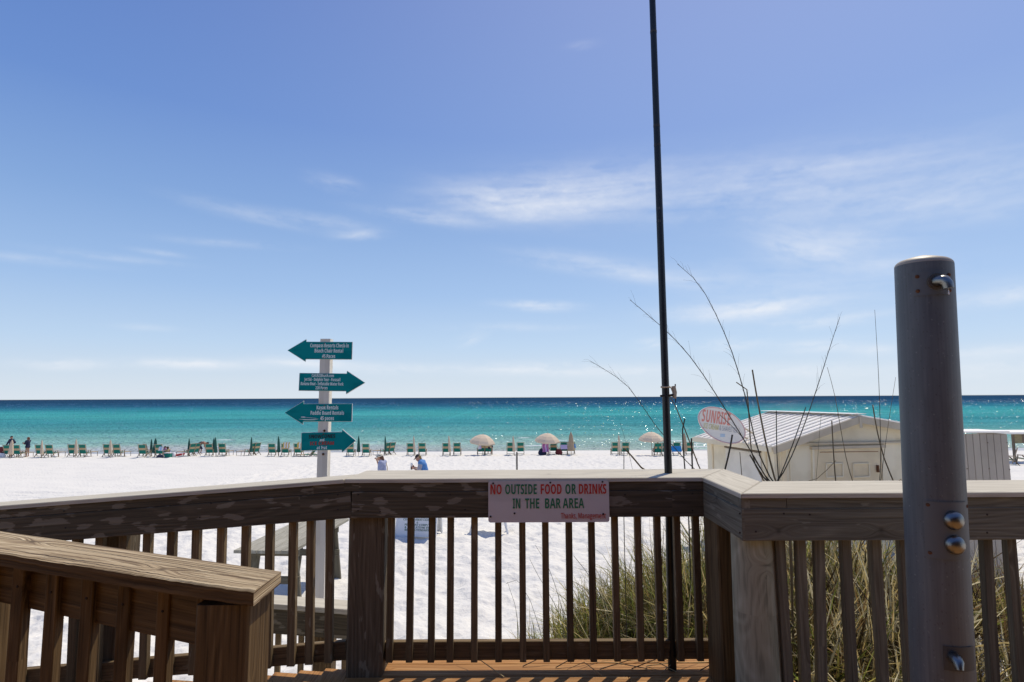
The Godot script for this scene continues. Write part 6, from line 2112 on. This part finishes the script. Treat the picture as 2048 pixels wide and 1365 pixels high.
func plants() -> void:
	M.blade = mat(Color.WHITE, 0.45, 0.0, 0.5)
	M.blade.vertex_color_use_as_albedo = true
	M.blade.backlight_enabled = true
	M.blade.backlight = Color(1.0, 1.0, 1.0)
	var green := Vector3(0.34, 0.39, 0.08)
	var olive := Vector3(0.52, 0.46, 0.12)
	var straw := Vector3(0.80, 0.63, 0.28)
	var brown := Vector3(0.30, 0.19, 0.08)
	var pale := Vector3(0.90, 0.80, 0.52)
	grass("beach_grass", "olive green beach grass clump behind the right half of the middle rail", [[1.2, 5.0, 0.6, 0.6, 1800, 1.0], [0.85, 5.2, 0.5, 0.5, 1100, 0.8], [0.55, 5.1, 0.45, 0.5, 600, 0.7], [1.45, 4.5, 0.35, 0.5, 900, 1.25], [1.7, 5.2, 0.5, 0.6, 700, 1.2], [1.3, 4.0, 0.3, 0.3, 300, 0.5], [0.45, 5.0, 0.5, 0.5, 110, 0.9]], [green, olive, olive, green, straw, brown, pale], Vector2(0.35, 0.85), 0.0105, 61, 1.25)
	grass("dune_grass", "tangled straw coloured dune grass behind the right rail", [[2.0, 4.0, 0.7, 0.7, 1700, 1.0], [2.6, 4.3, 0.7, 0.8, 1700, 1.0], [1.9, 3.4, 0.5, 0.3, 500, 0.7], [3.1, 5.2, 0.8, 0.6, 900, 0.95], [2.4, 5.4, 0.7, 0.5, 900, 1.25], [2.6, 3.4, 0.6, 0.3, 450, 0.7], [2.3, 3.3, 0.5, 0.2, 260, 1.1]], [straw, pale, pale, brown, straw, olive, green, straw, pale, Vector3(0.10, 0.065, 0.03)], Vector2(0.3, 0.95), 0.019, 62, 2.1)
	grass("dune_grass", "thin brown twiggy dune grass at the right edge behind the shower column", [[3.7, 4.3, 0.6, 0.8, 1300, 1.0], [4.2, 5.2, 0.8, 0.6, 900, 0.8], [3.4, 3.5, 0.5, 0.4, 900, 0.9]], [brown, brown, straw, olive, Vector3(0.09, 0.055, 0.03)], Vector2(0.3, 0.8), 0.009, 63, 1.9)
	var dk := mat(lin(0.06, 0.05, 0.028), 0.7)
	var tn := mat(lin(0.20, 0.145, 0.07), 0.7)
	var gn := mat(lin(0.10, 0.105, 0.05), 0.7)
	# left of and behind the black pole
	stalk([[1388, 940], [1310, 850], [1255, 772], [1180, 722]], 4.6, 0.006, 0.0012, "long arching stalk leaning left, lowest tip left of the black pole", dk, 0.3)
	stalk([[1287, 941], [1268, 918], [1250, 898]], 4.3, 0.007, 0.005, "short thick broken stalk leaning left in front of the chairs", tn)
	stalk([[1248, 941], [1248, 918], [1248, 897]], 4.3, 0.003, 0.0025, "short upright stalk meeting the short thick broken stalk", dk)
	stalk([[1265, 941], [1258, 905], [1240, 846]], 4.3, 0.0015, 0.0008, "hair thin stalk above the short broken stalk", gn)
	stalk([[1400, 940], [1380, 885], [1350, 810], [1338, 790]], 4.5, 0.007, 0.003, "thick tan stalk crossing right behind the black pole", tn, 0.0, 2)
	stalk([[1370, 940], [1366, 890], [1365, 845], [1370, 838]], 4.5, 0.005, 0.004, "upright dark stalk with hooked top just right of the black pole", dk, 0.0, 1)
	stalk([[1385, 941], [1384, 905], [1383, 877]], 4.4, 0.005, 0.005, "short stub between the black pole and the oval sign", dk)
	stalk([[1450, 941], [1460, 900], [1465, 870]], 4.2, 0.006, 0.005, "stalk with forked top below the oval sign", dk, 0.0, 2)
	# the clump at the hut's front corner
	stalk([[1538, 966], [1470, 850], [1370, 700], [1260, 600]], 4.0, 0.007, 0.0012, "long arching stalk leaning left across the black pole", dk, 0.5)
	stalk([[1546, 966], [1515, 900], [1490, 790], [1455, 680], [1400, 570], [1355, 528]], 4.0, 0.007, 0.0012, "tallest feathery stalk arching left above the oval sign", dk, 0.5)
	stalk([[1552, 966], [1535, 900], [1515, 800], [1505, 740]], 4.0, 0.007, 0.004, "thick tan stalk broken off above the hut's roof", tn)
	stalk([[1556, 966], [1590, 900], [1630, 790], [1665, 680], [1680, 635]], 4.0, 0.007, 0.0012, "long dark stalk leaning right across the hut's roof", dk, 0.25)
	stalk([[1555, 966], [1580, 905], [1600, 850], [1612, 815]], 4.0, 0.005, 0.0025, "shorter stalk leaning right below the long dark one", dk)
	stalk([[1540, 966], [1510, 920], [1490, 880], [1440, 830]], 3.95, 0.006, 0.0015, "bent stalk crossing in front of the oval sign", dk, 0.0, 3)
	stalk([[1535, 966], [1520, 945], [1500, 910]], 3.95, 0.005, 0.004, "short stub leaning left at the foot of the corner clump", dk)
	stalk([[1558, 966], [1554, 905], [1553, 822]], 4.0, 0.0035, 0.0025, "thin upright stub in front of the hut's ribbed roof", dk)
	stalk([[1530, 966], [1505, 920], [1493, 770], [1473, 765]], 4.05, 0.0045, 0.003, "tan stalk with its tip snapped over to the left", tn, 0.0, 1)
	stalk([[1484, 953], [1482, 930], [1480, 905]], 4.1, 0.003, 0.002, "small dry stub in front of the hut's left wall", tn)
	# in front of the hatch
	stalk([[1672, 966], [1667, 900], [1664, 842]], 4.0, 0.0045, 0.003, "straight dark stalk in front of the hut's hatch", tn)
	stalk([[1706, 966], [1690, 905], [1672, 800], [1655, 735]], 4.0, 0.005, 0.001, "thin stalk leaning left before the hut's gable", tn)
	stalk([[1760, 966], [1762, 900], [1758, 760], [1750, 620]], 4.0, 0.004, 0.0008, "tall thin upright stalk left of the shower column", dk)
	stalk([[1762, 966], [1770, 900], [1780, 830], [1792, 755]], 4.0, 0.004, 0.0008, "thin stalk leaning right next to the shower column", tn)
	stalk([[1788, 966], [1768, 915], [1752, 850], [1746, 810]], 4.0, 0.005, 0.003, "tan stalk crossing the thin upright ones left of the shower column", tn, 0.0, 2)
	stalk([[1632, 966], [1635, 930], [1640, 860], [1643, 830]], 4.0, 0.002, 0.0008, "pale thin stalk over the left edge of the hatch", tn)
	stalk([[1632, 960], [1655, 940], [1672, 922]], 3.9, 0.002, 0.0015, "thin slanting stalk across the hatch's left panel", tn)
	# a few single long blades seen through the middle rail
	stalk([[1135, 1290], [1115, 1220], [1075, 1150], [1060, 1120]], 5.0, 0.003, 0.001, "long thin blade leaning left seen through the middle rail", gn)
	stalk([[1140, 1290], [1122, 1210], [1095, 1130], [1070, 1090]], 5.0, 0.003, 0.001, "upright long blade seen through the middle rail", gn)
	stalk([[1040, 1285], [1030, 1210], [1015, 1165]], 5.2, 0.002, 0.001, "single thin blade left of the grass seen through the rail", dk)
	stalk([[1085, 1280], [1060, 1200], [1035, 1160], [1012, 1168]], 5.0, 0.002, 0.001, "drooping thin blade left of the grass seen through the rail", dk)
	stalk([[1200, 1190], [1170, 1140], [1147, 1112]], 4.7, 0.003, 0.0015, "bent blade above the grass seen through the rail", gn)
